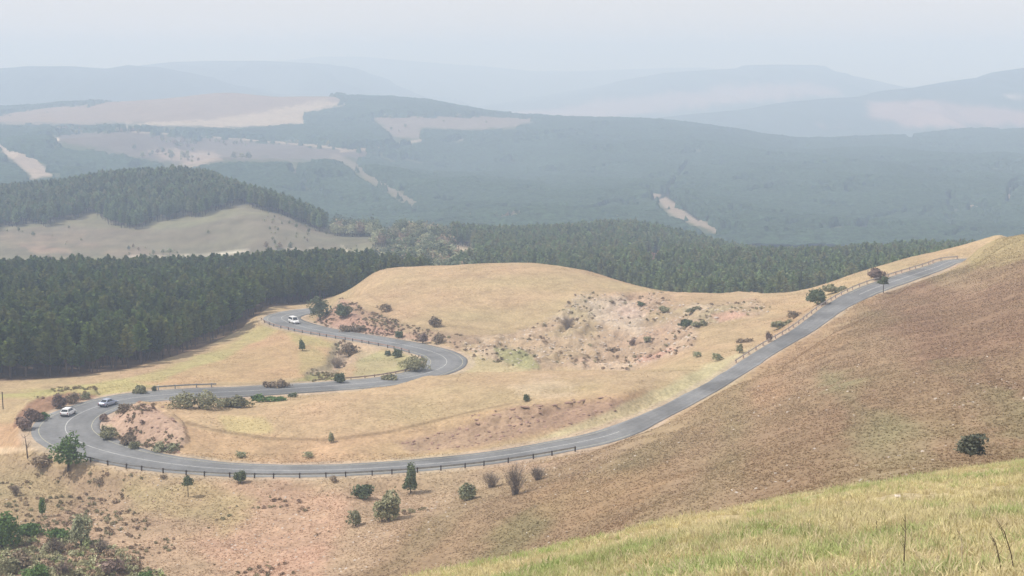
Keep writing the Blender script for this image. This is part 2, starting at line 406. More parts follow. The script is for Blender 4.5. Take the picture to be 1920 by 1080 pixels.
P([(1000,930),(1160,880),(1300,880),(1200,960),(1050,985)], (.30,.20,.115), 40, 60, 260, .6)
# loop hill
P([(240,788),(400,812),(620,826),(760,802),(900,768),(1100,742),(1260,725),(1180,775),(1060,805),(900,838),(700,866),(500,872),(330,862),(250,845)], (.40,.275,.165), 14, 230, 300, .9)
P([(740,828),(870,798),(980,756),(1144,744),(1210,752),(1100,792),(930,830),(770,848)], (.315,.215,.15), 14, 230, 300, .9)
P([(930,720),(1020,700),(1100,715),(1080,745),(980,750)], (.48,.37,.26), 20, 230, 300, .6)
P([(1000,700),(1250,690),(1300,700),(1220,730),(1100,730)], (.42,.31,.20), 18, 230, 305, .6)
P([(420,790),(490,785),(505,805),(430,808)], (.43,.365,.17), 16, 230, 300, .55)
P(LOOPB, C_PINK, 10, 230, 300)
P([(185,805),(200,830),(240,850),(330,862),(320,850),(240,835),(205,800)], (.34,.29,.15), 8, 230, 300, .7)
P([(350,792),(400,806),(500,822),(620,825),(740,808),(870,775),(960,756)], (.22,.155,.09), 3, 230, 300, .7, line=True, width=2.2)
P([(760,812),(900,790),(1050,772)], (.25,.17,.10), 3, 230, 300, .35, line=True, width=1.5)
P([(960,843),(1200,782),(1330,722),(1400,678),(1450,640),(1400,655),(1290,700),(1120,778)], (.44,.385,.235), 12, 230, 330, .75)
# left of the hairpin
P([(-900,738),(0,736),(240,712),(300,720),(230,736),(60,745),(-900,770)], (.37,.325,.15), 10, 270, 345)
P([(-900,795),(60,792),(40,850),(-900,860)], (.42,.28,.17), 12, 240, 300)
P([(-400,852),(0,846),(90,838)], (.55,.42,.28), 5, 240, 300, .9, line=True, width=6)
P(OUTB, C_RED, 8, 270, 330)
# slope under the upper bend
P([(250,712),(440,640),(500,608),(620,635),(610,700),(500,722),(300,722)], (.42,.285,.165), 12, 310, 420, .9)
P([(240,712),(430,645),(500,606),(530,616),(430,668),(300,712)], (.36,.31,.15), 10, 310, 420, .9)
P([(520,612),(600,630),(640,650),(560,650)], (.34,.30,.14), 10, 310, 420, .7)
P([(560,655),(590,650),(640,700),(560,700)], (.34,.29,.14), 12, 310, 420, .5)
P([(672,660),(800,665),(800,700),(660,715)], (.36,.31,.17), 12, 310, 380)
P([(740,672),(800,672),(800,698),(750,702)], (.25,.235,.11), 10, 310, 380, .7)
P(GUL, (.265,.22,.155), 12, 310, 385, .75, line=True, width=17)
P([(500,722),(600,700),(680,712),(600,720)], (.26,.25,.10), 7, 310, 380, .7)
P([(640,640),(720,650),(700,662),(640,690),(620,700)], (.47,.33,.25), 6, 310, 380, .5)
# knoll
P(BANKK, (.37,.245,.18), 9, 370, 445)
P([(640,572),(700,580),(760,604),(840,625),(800,632),(700,612)], (.28,.21,.13), 7, 370, 445, .7)
P([(690,552),(740,580),(830,610),(930,620),(1020,612),(1075,585),(1110,560)], (.27,.195,.115), 5, 370, 445, .6, line=True, width=2.0)
P([(820,622),(900,628),(1040,612),(1080,590),(1060,640),(960,652),(860,655)], (.31,.22,.15), 12, 330, 430, .9)
P(ER, (.39,.285,.195), 16, 300, 425)
E2 = sstep(.05, .5, fbm(XX, YY, 7, 4, 71)) * Z_ER
paint(E2, (.47, .37, .27), .6)
paint(sstep(.12, .45, fbm(XX, YY, 5, 4, 77)) * Z_ER, (.31, .235, .165), .5)
paint(sstep(.2, .5, fbm(XX, YY, 11, 3, 79)) * Z_ER, C_OLV, .28)
P([(1095,562),(1160,556),(1215,590),(1200,625),(1150,610),(1110,592)], (.45, .365, .285), 14, 330, 425, .75)
P([(1190,668),(1260,655),(1260,664),(1200,676)], (.42,.25,.19), 8, 330, 425, .7)
P([(1330,590),(1370,582),(1400,590),(1350,605)], (.46,.28,.22), 8, 330, 425, .7)
P([(930,655),(975,660),(1010,688),(980,690),(940,672)], (.27,.265,.13), 8, 320, 425, .8)
P([(870,660),(960,690),(1000,700),(880,700)], (.42,.345,.20), 10, 310, 425, .7)
P([(1410,552),(1500,552),(1640,520),(1560,560),(1440,590)], (.44,.325,.19), 12, 310, 425, .6)
P([(1500,600),(1570,548),(1640,520),(1600,560),(1530,600)], (.38,.29,.17), 10, 310, 425, .6)
# road shoulders (gravel)
sh = (1 - sstep(.9, 2.6, RDIST + N2 * .8)) * (RDIST < 50)
paint(sh, (.42, .33, .245), .8)
# forest floor and beyond
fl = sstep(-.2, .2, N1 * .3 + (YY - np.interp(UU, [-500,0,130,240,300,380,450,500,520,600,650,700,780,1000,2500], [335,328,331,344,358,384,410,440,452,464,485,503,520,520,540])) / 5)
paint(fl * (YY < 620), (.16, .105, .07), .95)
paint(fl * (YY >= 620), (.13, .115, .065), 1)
mid = sstep(690, 740, YY)
paint(mid, (.19, .175, .115), 1)
M1 = zone([(-900,500),(-900,440),(0,430),(120,424),(240,430),(340,428),(460,402),(540,402),(620,424),(700,440),(705,455),(600,475),(300,482),(0,484)], 8, 700, 1000)
paint(M1, (.165, .145, .105))
P([(40,460),(130,462),(140,478),(60,476)], (.30,.215,.16), 8, 700, 1000, .8)
P([(0,440),(160,440),(160,455),(0,460)], (.21,.165,.12), 14, 700, 1000, .5)
P([(240,480),(400,476),(520,470),(590,466)], (.55,.48,.40), 2, 700, 1000, .9, line=True, width=1.8)
P([(640,460),(655,474),(700,479),(740,482)], (.5,.43,.33), 2, 640, 1000, .8, line=True, width=1.8)
P([(850,458),(878,456),(890,475),(868,487),(852,475)], (.58,.45,.32), 5, 600, 1000, 1)
P([(1205,470),(1250,462),(1245,500),(1225,520),(1200,495)], (.42,.24,.16), 16, 600, 1000, .8)
ff = sstep(1000, 1100, YY)
paint(ff, (.085, .10, .055), 1)
GR = {}; FARP = []
def far(name, poly, c, feather=6, k=1.0, **kw):
    z_ = zone(poly, feather, 1250, 3500, .8 if kw else 1.3, **kw); GR[name] = z_; paint(z_, c, k); FARP.append((name, poly, kw))
far('a', [(-400,225),(0,216),(228,186),(400,168),(600,172),(655,196),(572,206),(570,231),(430,236),(240,232),(0,231),(-400,236)], (.235,.175,.125))
far('b', [(240,233),(400,222),(560,198),(600,186),(650,196),(572,210),(570,231),(430,240)], (.37,.295,.215), 5)
far('c', [(100,246),(240,246),(380,256),(640,278),(700,292),(560,300),(430,300),(330,312),(250,292),(110,264)], (.14,.12,.10), 9)
far('d', [(700,219),(860,217),(1010,222),(960,235),(900,243),(790,241),(790,262),(740,258)], (.195,.16,.13), 5)
far('e', [(280,282),(400,284),(420,300),(350,312),(310,300)], (.32,.25,.20), 7, .8)
far('f', [(-60,250),(0,278),(30,300),(62,330),(95,330),(70,300)], (.36,.29,.23), 4)
far('u', [(250,247),(400,256),(560,270),(640,279)], (.34,.27,.2), 2, .9, line=True, width=1.8)
far('v', [(-40,250),(0,274),(32,302),(66,330)], (.36,.29,.23), 2, .9, line=True, width=4.5)
far('w', [(640,283),(720,276),(790,262)], (.36,.28,.21), 2, .8, line=True, width=2.5)
far('x', [(1290,372),(1340,398),(1390,425)], (.26,.2,.16), 3, .6, line=True, width=2)
far('y', [(860,262),(900,259),(940,262)], (.3,.25,.2), 2, .7, line=True, width=1.6)
far('f2', [(55,335),(75,312),(100,330)], (.34,.27,.21), 4)
far('g', [(88,262),(112,258),(108,268)], (.62,.50,.40), 3)
far('h', [(236,228),(238,246)], (.4,.33,.25), 2, line=True, width=1.4)
far('i', [(625,292),(655,304),(690,332),(740,360),(780,385)], (.26,.21,.17), 6, .55, line=True, width=5)
far('j', [(545,310),(580,345),(610,365)], (.22,.19,.15), 5, .5, line=True, width=4)
far('k', [(1205,358),(1245,368),(1290,402),(1350,432),(1385,445),(1330,432),(1260,400)], (.32,.25,.20), 6, .8)
far('l', [(1440,428),(1470,430),(1510,428)], (.50,.40,.32), 3, .8, line=True, width=2.5)
far('m', [(970,261),(1060,253),(1110,248)], (.44,.35,.27), 2, .8, line=True, width=2.0)
far('n', [(1695,240),(1712,262),(1740,270),(1785,273)], (.50,.38,.30), 2, .9, line=True, width=2.2)
far('o', [(1780,376),(1830,390),(1870,415)], (.42,.30,.24), 5, .7, line=True, width=5)
far('p', [(1890,372),(1895,352),(1910,345),(1940,342)], (.52,.42,.34), 2, .9, line=True, width=2.5)
far('q', [(1340,304),(1364,303)], (.52,.42,.34), 2, .8, line=True, width=1.6)
P([(720,380),(790,385),(800,440),(740,440)], (.13,.14,.09), 14, 1250, 3500, .8)
far('s', [(1140,283),(1166,284)], (.5,.42,.34), 2, .8, line=True, width=1.6)
far('t', [(1620,190),(1920,225),(1960,240),(1640,236)], (.40,.30,.24), 9, .5)
CUT = np.zeros(ZZ.shape)
for k_, z_ in GR.items(): CUT = np.maximum(CUT, z_)
CUT0 = CUT.copy()
UU_, VV_ = UU, VV
UU, VV = project(XX, YY, ZZ + 9.0)          # a clearing stays clear of the crowns in front of it
for k_, poly_, kw_ in FARP: CUT = np.maximum(CUT, zone(poly_, 4, 1250, 3500, .8 if kw_ else 1.3, **kw_))
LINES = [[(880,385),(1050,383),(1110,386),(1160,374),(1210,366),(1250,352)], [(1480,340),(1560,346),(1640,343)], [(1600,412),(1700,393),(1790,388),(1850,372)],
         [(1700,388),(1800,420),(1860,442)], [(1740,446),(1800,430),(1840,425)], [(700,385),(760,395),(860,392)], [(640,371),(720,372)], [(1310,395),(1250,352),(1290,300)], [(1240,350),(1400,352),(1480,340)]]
for ln in LINES: paint(zone(ln, 1.2, 1250, 3500, .3, line=True, width=2.2), (.028, .035, .025))  # shade of the narrow canopy gaps, painted near-black into the ground colour
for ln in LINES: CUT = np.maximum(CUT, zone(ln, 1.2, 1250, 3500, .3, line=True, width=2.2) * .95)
UU, VV = UU_, VV_
paint(M1 * sstep(.05,.45, fbm(XX, YY, 45, 4, 409)), (.125,.125,.08), .6)
paint(M1 * sstep(.1,.45, fbm(XX, YY, 25, 4, 411)), (.21,.165,.12), .6)
# foreground slope
fgm = 1 - sstep(48, 66, YY)
paint(fgm, (.44, .36, .22), 1)
paint(fgm * sstep(.0, .5, fbm(XX, YY, 3.5, 4, 81)), (.28, .28, .12), .7)
paint(fgm * sstep(.15, .5, fbm(XX, YY, 1.7, 4, 85)), (.42, .305, .19), .7)
# wear and growth patches of every size
ZBK = 1 - .55 * ZBR
jit = 1 + (N1 * .10 * ZBK + N2 * .13 * ZBK + N4 * .12)[..., None] * (1 - .5 * sstep(1000, 1300, YY))[..., None] + N3[..., None] * .06
COL = np.clip(COL * jit, .01, .9)
hue = (fbm(XX, YY, 18, 4, 91) * .05 * ZBK)[..., None] * (1 - .6 * sstep(1000, 1300, YY))[..., None]
COL = np.clip(COL * (1 + hue * np.array([-1, .6, -.6])), .01, .9)

# ------------------------------------------------------------------ materials
def mat(name, col=None, rough=.9, spec=.2, metal=0.0, attr=False, noises=(), bump=None, rand=0.0, trans=0.0, hue=None):
    m = bpy.data.materials.new(name); m.use_nodes = True
    N = m.node_tree.nodes; L = m.node_tree.links
    b = N['Principled BSDF']; b.inputs['Roughness'].default_value = rough
    b.inputs['Specular IOR Level'].default_value = spec; b.inputs['Metallic'].default_value = metal
    if attr:
        a = N.new('ShaderNodeAttribute'); a.attribute_name = 'col'; out = a.outputs['Color']
    else:
        r_ = N.new('ShaderNodeRGB'); r_.outputs[0].default_value = (*col, 1); out = r_.outputs[0]
    tc = N.new('ShaderNodeTexCoord')
    for (sc, lo, hi, det) in noises:
        t = N.new('ShaderNodeTexNoise'); t.inputs['Scale'].default_value = sc; t.inputs['Detail'].default_value = det
        L.new(tc.outputs['Object'], t.inputs['Vector'])
        r = N.new('ShaderNodeMapRange'); r.inputs[1].default_value = .3; r.inputs[2].default_value = .7; r.inputs[3].default_value = lo; r.inputs[4].default_value = hi
        L.new(t.outputs[0], r.inputs[0])
        v = N.new('ShaderNodeVectorMath'); v.operation = 'SCALE'
        L.new(out, v.inputs[0]); L.new(r.outputs[0], v.inputs['Scale']); out = v.outputs[0]
    if rand or hue:
        oi = N.new('ShaderNodeObjectInfo')
        r = N.new('ShaderNodeMapRange'); r.inputs[3].default_value = 1 - rand; r.inputs[4].default_value = 1 + rand
        L.new(oi.outputs['Random'], r.inputs[0])
        v = N.new('ShaderNodeVectorMath'); v.operation = 'SCALE'; L.new(out, v.inputs[0]); L.new(r.outputs[0], v.inputs['Scale']); out = v.outputs[0]
        if hue:
            mx = N.new('ShaderNodeMixRGB'); mu = N.new('ShaderNodeMath'); mu.operation = 'MULTIPLY'; mu.inputs[1].default_value = 7.31
            fr = N.new('ShaderNodeMath'); fr.operation = 'FRACT'; L.new(oi.outputs['Random'], mu.inputs[0]); L.new(mu.outputs[0], fr.inputs[0])
            pw = N.new('ShaderNodeMath'); pw.operation = 'POWER'; pw.inputs[1].default_value = 2.5; L.new(fr.outputs[0], pw.inputs[0])
            L.new(pw.outputs[0], mx.inputs[0]); L.new(out, mx.inputs[1]); mx.inputs[2].default_value = (*hue, 1); out = mx.outputs[0]
    L.new(out, b.inputs['Base Color'])
    if bump:
        prev = None
        for (sc, dist_, st) in bump:
            t = N.new('ShaderNodeTexNoise'); t.inputs['Scale'].default_value = sc; t.inputs['Detail'].default_value = 4
            L.new(tc.outputs['Object'], t.inputs['Vector'])
            bn = N.new('ShaderNodeBump'); bn.inputs['Distance'].default_value = dist_; bn.inputs['Strength'].default_value = st
            L.new(t.outputs[0], bn.inputs['Height'])
            if prev: L.new(prev, bn.inputs['Normal'])
            prev = bn.outputs[0]
        L.new(prev, b.inputs['Normal'])
    if trans:
        tr = N.new('ShaderNodeBsdfTranslucent'); L.new(out, tr.inputs[0]); ms = N.new('ShaderNodeMixShader'); ms.inputs[0].default_value = trans
        L.new(b.outputs[0], ms.inputs[1]); L.new(tr.outputs[0], ms.inputs[2]); L.new(ms.outputs[0], N['Material Output'].inputs[0])
    return m
M_GROUND = mat('hillside_grass', attr=True, rough=1, spec=.05, noises=[(1.6, .80, 1.2, 6), (.35, .90, 1.1, 5)], bump=[(1.1, .35, .7), (4.0, .12, .6)])
M_FAR = mat('distant_land', attr=True, rough=1, spec=.05, noises=[(.08, .85, 1.15, 6)])
M_FG = mat('near_turf', attr=True, rough=1, spec=.05, noises=[(9, .7, 1.3, 6)], bump=[(6, .05, .7)])
M_CANOPY = mat('far_pine_canopy', (.042, .068, .040), rough=1, spec=.05, noises=[(.16, .55, 1.5, 6), (.012, .85, 1.15, 4)], bump=[(.17, 5, 1.0)])

# ------------------------------------------------------------------ ground sheets
def sheet(name, r0, r1, m):
    nr = r1 - r0 + 1
    V = np.stack([XX[r0:r1+1], YY[r0:r1+1], ZZ[r0:r1+1]], -1).reshape(-1, 3)
    i = np.arange(nr * NC).reshape(nr, NC)
    Fc = np.stack([i[:-1, :-1], i[:-1, 1:], i[1:, 1:], i[1:, :-1]], -1).reshape(-1, 4)
    return put(bpy.data.objects.new(name, np_mesh(name, V, Fc, m, True, COL[r0:r1+1].reshape(-1, 3))), kind='structure')
r60 = int(np.searchsorted(lY, math.log(60) - 1e-6)); r480 = int(np.searchsorted(lY, math.log(560)))
sheet('foreground_slope', 0, r60, M_FG)
sheet('hillside', r60, r480, M_GROUND)
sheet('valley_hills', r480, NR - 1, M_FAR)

# far mountain ridges, one behind the other
def ridge(name, crest, y0, colr, amp, patches=()):
    cu = np.array(crest, float); us = np.linspace(cu[0, 0], cu[-1, 0], 300); vsx = np.interp(us, cu[:, 0], cu[:, 1])
    rows = 46; V = []; C_ = []
    t = np.linspace(-.6, 1, rows)                 # -.6..0 back side, 1 front foot
    U2, T2 = np.meshgrid(us, t); V2 = np.tile(vsx, (rows, 1))
    sX, dp = ray(U2, V2); zc = -dp * y0
    y = y0 * (1 - .34 * T2)
    zb = -420.0
    f = np.abs(T2)
    z = zc + (zb - zc) * (f ** 1.25)
    x = sX * y0
    nz = (1 - np.abs(fbm(x + y * .3, y * .35, y0 * .05, 5, 101))) - .7
    z = z + nz * amp * np.clip(f * 4, .035, 1)
    col = np.tile(np.array(colr), (rows, 300, 1)).astype(float)
    pu, pv = project(x, y, z)
    for poly, c in patches:
        k = sstep(-4, 4, inpoly(pu, pv, poly) + fbm(x, y, y0 * .03, 4, 111) * 10)[..., None]; col = col * (1 - k) + np.array(c) * k
    col *= (1 + fbm(x, y, y0 * .02, 5, 113) * .25)[..., None]
    i = np.arange(rows * 300).reshape(rows, 300)
    Fc = np.stack([i[:-1, :-1], i[1:, :-1], i[1:, 1:], i[:-1, 1:]], -1).reshape(-1, 4)
    me = np_mesh(name, np.stack([x, y, z], -1).reshape(-1, 3), Fc, M_FAR, True, np.clip(col, .01, .9).reshape(-1, 3))
    put(bpy.data.objects.new(name, me), kind='structure')
fo = (.05, .07, .05); ro = (.27, .185, .165)
ridge('mountain_ridge', [(-700,160),(-300,140),(0,128),(60,124),(130,124),(200,128),(240,122),(290,126),(340,134),(400,148),(470,168),(560,190),(660,215),(760,235)], 5200, fo, 120)
ridge('mountain_ridge', [(100,160),(200,138),(270,122),(330,116),(420,114),(500,114),(600,119),(650,126),(690,140),(740,160),(800,182),(880,205),(960,225)], 6800, fo, 150)
ridge('mountain_ridge', [(300,150),(480,120),(600,106),(680,106),(760,113),(900,124),(1000,134),(1100,134),(1200,130),(1320,126),(1420,140),(1700,170),(2100,170)], 10500, fo, 150)
ridge('mountain_ridge', [(840,215),(930,196),(1020,186),(1100,172),(1180,150),(1250,137),(1320,131),(1385,127),(1394,122),(1450,121),(1532,122),(1545,130),(1580,138),(1640,150),(1690,163),(1760,190),(1850,215)], 7200, fo, 130,
      [([(960,212),(1100,192),(1250,175),(1330,170),(1340,164),(1450,160),(1520,155),(1580,168),(1585,182),(1430,184),(1300,205),(1100,225),(960,225)], ro)])
ridge('mountain_ridge', [(1150,245),(1230,225),(1300,213),(1400,204),(1480,192),(1560,184),(1620,180),(1650,170),(1720,164),(1780,153),(1820,147),(1866,140),(1878,133),(1920,127),(2050,114),(2300,108),(2700,108)], 4700, fo, 70,
      [([(1627,188),(1700,190),(1920,205),(1990,215),(1990,240),(1700,236),(1628,222)], ro), ([(1530,234),(1700,228),(1790,226),(1780,238),(1540,240)], ro), ([(1880,178),(1925,180),(1925,186),(1890,184)], (.55,.45,.4))])

# ------------------------------------------------------------------ haze: one closed box of air
def haze():
    x0, x1, y0, y1, z0, z1 = -16000, 16000, -60, 16500, float(ZZ.min()) - 60, 75
    b = MB(); b.box(((x0 + x1) / 2, (y0 + y1) / 2, (z0 + z1) / 2), (x1 - x0, y1 - y0, z1 - z0))
    m = bpy.data.materials.new('hazy_air'); m.use_nodes = True
    N = m.node_tree.nodes; N.remove(N['Principled BSDF'])
    pv = N.new('ShaderNodeVolumePrincipled'); pv.inputs['Density'].default_value = HAZE; pv.inputs['Color'].default_value = (.595, .742, 1.0, 1); pv.inputs['Absorption Color'].default_value = (.42, .42, .42, 1)
    pv.inputs['Anisotropy'].default_value = 0.0
    m.node_tree.links.new(pv.outputs[0], N['Material Output'].inputs['Volume'])
    put(bpy.data.objects.new('haze', b.mesh('haze', [m])), kind='stuff')
haze()
# ------------------------------------------------------------------ far plantations: a raised canopy sheet with clearings
def canopy():
    a = int(np.searchsorted(lY, math.log(1190))); b_ = int(np.searchsorted(lY, math.log(3700)))
    m = sstep(.5, .8, 1 - CUT[a:b_]) * (fbm(XX[a:b_], YY[a:b_], 60, 3, 131) > -.42)
    Z = ZZ[a:b_] + 8.5 * m + fbm(XX[a:b_], YY[a:b_], 26, 3, 133) * 3.0 * m + (rng.random(m.shape) - .5) * 1.2 * m - .6 * (m <= .01)
    i = np.arange(m.size).reshape(m.shape)
    Fc = np.stack([i[:-1, :-1], i[:-1, 1:], i[1:, 1:], i[1:, :-1]], -1).reshape(-1, 4)
    mf = m.ravel()
    Fc = Fc[mf[Fc].max(1) > 0.01]
    used = np.unique(Fc); mp = np.zeros(m.size, int); mp[used] = np.arange(len(used))
    V = np.stack([XX[a:b_], YY[a:b_], Z], -1).reshape(-1, 3)[used]
    wx = XX[a:b_] / 330 + .55 * N3[a:b_] + YY[a:b_] / 900; wy = YY[a:b_] / 300 + .5 * fbm(XX[a:b_], YY[a:b_], 260, 3, 145)
    cell = _perm[(np.floor(wx).astype(int) * 7919 + np.floor(wy).astype(int) * 104729) & 65535]
    fr = np.minimum(np.minimum(wx % 1, 1 - wx % 1) * 330, np.minimum(wy % 1, 1 - wy % 1) * 300)
    Z = Z + m * (cell - .5) * 6 - m * 5 * (1 - sstep(4, 9, fr)) * (cell > .25)
    st = cell
    st = (st - .5) * .55
    c = np.array([.042, .070, .050]) * (1 + st + N3[a:b_] * .3 + fbm(XX[a:b_], YY[a:b_], 22, 3, 143) * .35)[..., None]
    c = c.reshape(-1, 3)[used]
    put(bpy.data.objects.new('plantation', np_mesh('plantation', V, mp[Fc], M_CANOPY, True, np.clip(c, .01, 1))), kind='stuff')
canopy()

# ------------------------------------------------------------------ road
M_ASPH = mat('worn_asphalt', attr=True, rough=.85, spec=.25, noises=[(1.3, .88, 1.12, 6), (.25, .92, 1.08, 3)])
M_LINE = mat('road_paint_white', (.50, .50, .49), rough=.7, noises=[(2.5, .65, 1.2, 4)])
M_LINEY = mat('road_paint_yellow', (.44, .42, .31), rough=.7, noises=[(2.5, .65, 1.2, 4)])
def ribbon(name, o0, o1, dz, m, parent=None, kind=None, n=2, cols=None, skirt=False, i0=0, i1=None):
    i1 = i1 or len(RC); idx = np.arange(i0, i1)
    ts = np.linspace(0, 1, n)
    off = np.stack([o0[idx] * (1 - t) + o1[idx] * t for t in ts], 1)
    V = np.zeros((len(idx), n + (2 if skirt else 0), 3)); k = 1 if skirt else 0
    crown_ = lambda o: -.012 * np.abs(o)
    V[:, k:k+n, 0] = RC[idx, 0][:, None] + RN[idx, 0][:, None] * off
    V[:, k:k+n, 1] = RC[idx, 1][:, None] + RN[idx, 1][:, None] * off
    V[:, k:k+n, 2] = RC[idx, 2][:, None] + .05 + crown_(off) + dz
    if skirt:
        V[:, 0] = V[:, 1] + np.array([0, 0, -.35]); V[:, -1] = V[:, -2] + np.array([0, 0, -.35])
    nn = V.shape[1]; i = np.arange(len(idx) * nn).reshape(len(idx), nn)
    Fc = np.stack([i[:-1, :-1], i[1:, :-1], i[1:, 1:], i[:-1, 1:]], -1).reshape(-1, 4)
    c = None
    if cols is not None:
        full = np.concatenate([off[:, :1], off, off[:, -1:]], 1) if skirt else off
        c = cols(full / np.maximum(np.abs(o1[idx]), .1)[:, None], V).reshape(-1, 3)
    return put(bpy.data.objects.new(name, np_mesh(name, V.reshape(-1, 3), Fc, m, True, c)), parent=parent, kind=kind)
HW = RC[:, 3]
HWE = HW + fbm(RC[:, 0], RC[:, 1], 5, 3, 155) * .28; HWF = HW + fbm(RC[:, 0] + 90, RC[:, 1], 5, 3, 156) * .28
def asph(t, V):
    b = np.full(t.shape, .19)
    for c_, w_ in ((.28, .10), (.62, .10), (-.28, .10), (-.62, .10)): b -= .022 * np.exp(-((t - c_) / w_) ** 2)
    b += .03 * sstep(.72, .95, np.abs(t)) * (fbm(V[..., 0], V[..., 1], 9, 3, 151) > -.1)
    b -= .045 * sstep(.55, .95, -t) * sstep(-.25, .3, fbm(V[..., 0], V[..., 1], 40, 2, 152) + .15)
    b *= 1 + fbm(V[..., 0], V[..., 1], 6, 4, 153) * .3
    b *= 1 - .22 * (fbm(V[..., 0], V[..., 1], 16, 2, 157) > .38)
    return b[..., None] * np.array([1.0, 1.0, 1.01])
road = ribbon('road', -HWE, HWF, 0, M_ASPH, kind='structure', n=17, cols=asph, skirt=True)
bare = np.where((HW < 3.45) & (RC[:, 0] > 8) & (RC[:, 0] < 100))[0]          # paint worn away on the narrow climb
for (a_, b_) in ((0, int(bare.min())), (int(bare.max()), len(RC))):
    ribbon('centre_line', np.full(len(RC), -.07), np.full(len(RC), .07), .008, M_LINE, parent=road, i0=a_, i1=b_)
    ribbon('edge_line', HW * .76 - .06, HW * .76 + .06, .008, M_LINEY, parent=road, i0=a_, i1=b_)
    ribbon('edge_line', -HW * .76 - .06, -HW * .76 + .06, .008, M_LINEY, parent=road, i0=a_, i1=b_)

def road_index(u, v):
    uu, vv = project(RC[:, 0], RC[:, 1], RC[:, 2])
    return int(np.argmin((uu - u) ** 2 + ((vv - v) * 1.5) ** 2))
M_POST = mat('weathered_post', (.075, .062, .055), rough=.9, noises=[(3, .8, 1.2, 3)])
M_RAIL = mat('galvanised_rail', (.30, .31, .32), rough=.5, metal=.6, spec=.5, noises=[(1.5, .8, 1.15, 3)])
M_RUST = mat('reddish_rail', (.36, .26, .23), rough=.8, noises=[(1.5, .8, 1.15, 3)])
M_RED = mat('red_reflector', (.35, .06, .04), rough=.5)
def guardrail(a, b_, side, label, off=.55, step=3.8, m=M_RAIL, ph=.78, group=None, pw=.2, pm_=None):
    i0, i1 = sorted((road_index(*a), road_index(*b_)))
    root = bpy.data.objects.new('guardrail', None); c = RC[(i0 + i1) // 2]
    put(root, label=label, cat='guardrail', group=group)
    def at(i):
        o = side * (HW[i] + off); return Vector((RC[i, 0] + RN[i, 0] * o, RC[i, 1] + RN[i, 1] * o, 0))
    root.location = (c[0], c[1], c[2])
    L0 = Vector(root.location)
    zc = lambda p: max(float(height(p.x, p.y)), -1e9)
    # rail: corrugated beam section
    prof = [(0, -.15), (.035, -.11), (.035, -.05), (0, 0), (.035, .05), (.035, .11), (0, .15), (-.03, .0)]
    V = []; Fc = []
    idx = list(range(i0, i1, 2))
    for i in idx:
        p = at(i); zb = RC[i, 2] + .05 + ph - .17
        nv = Vector((RN[i, 0], RN[i, 1], 0)) * -side
        for (dx, dz) in prof: V.append(p + nv * (dx + pw / 2) + Vector((0, 0, zb + dz)) - L0)
    k = len(prof)
    for r in range(len(idx) - 1):
        for j in range(k): Fc.append((r * k + j, r * k + (j + 1) % k, (r + 1) * k + (j + 1) % k, (r + 1) * k + j))
    me = bpy.data.meshes.new('rail'); me.from_pydata([tuple(q) for q in V], [], Fc); me.materials.append(m)
    put(bpy.data.objects.new('rail', me), parent=root)
    pm = MB(); pm.box((0, 0, (ph - .5) / 2), (pw, pw, ph + .5)); pm.box((0, 0, ph + .02), (pw * .86, pw * .86, .05), taper=.6)
    rm = MB(); rm.box((0, 0, 0), (.012, .08, .10)); rm.box((.009, 0, 0), (.006, .06, .08))
    pme = pm.mesh('post', [pm_ or M_POST]); rme = rm.mesh('reflector', [M_RED])
    s = RS[i0]; cnt = 0
    while s < RS[i1 - 1]:
        i = int(np.searchsorted(RS, s)); p = at(i)
        po = put(bpy.data.objects.new('post', pme), parent=root)
        po.location = p + Vector((0, 0, RC[i, 2] + .05)) - L0; po.rotation_euler = (rnd.uniform(-.03, .03), rnd.uniform(-.03, .03), math.atan2(RN[i, 1], RN[i, 0]))
        if cnt % 3 == 0:
            ro_ = put(bpy.data.objects.new('reflector', rme), parent=po); ro_.location = (0, 0, ph - .02 + .0); ro_.location.x = -side * (pw / 2 + .01)
        s += step; cnt += 1
guardrail((158, 862), (1062, 850), 1, 'long guardrail on dark posts along the lower outer edge of the road below the hairpin')
guardrail((300, 740), (425, 735), 1, 'short guardrail beside the upper road leg above the hairpin, by a white marker post', pm_=M_RAIL)
guardrail((505, 600), (800, 660), 1, 'low reddish guardrail under the upper bend where the white van drives', m=M_RUST, ph=.7, pw=.16)
guardrail((820, 668), (640, 722), 1, 'guardrail round the inside of the small S bend', m=M_RUST, ph=.5, pw=.14)
guardrail((1800, 489), (1400, 688), -1, 'pale guardrail climbing along the far side of the right-hand road', m=mat('dusty_rail', (.50, .45, .42), rough=.7), ph=.8, pm_=M_RUST)

# ------------------------------------------------------------------ plants
M_BARK = mat('pine_bark', (.095, .072, .058), rough=.95, noises=[(4, .7, 1.3, 3)])
M_NEED = mat('pine_needles', (.10, .142, .040), rough=.8, spec=.1, rand=.42, hue=(.175, .18, .055), trans=.3)
M_TWIG = mat('dead_twigs', (.21, .175, .15), rough=.95, rand=.2)
M_TWIGD = mat('dark_dead_twigs', (.13, .10, .085), rough=.95)
LEAF = {'green': mat('fresh_leaves', (.13, .21, .06), rough=.7, spec=.25, rand=.2, trans=.2),
        'dark': mat('dark_leaves', (.12, .148, .078), rough=.7, spec=.25, rand=.2, trans=.12),
        'olive': mat('olive_leaves', (.27, .262, .155), rough=.8, rand=.2, trans=.15),
        'pale': mat('grey_green_leaves', (.30, .31, .19), rough=.85, rand=.2, trans=.15),
        'brown': mat('brown_dry_leaves', (.28, .215, .15), rough=.9, rand=.2, trans=.1),
        'grey': mat('grey_bush_leaves', (.155, .165, .115), rough=.8, rand=.2, trans=.15),
        'plum': mat('reddish_scrub_leaves', (.25, .18, .15), rough=.9, rand=.2, trans=.1)}
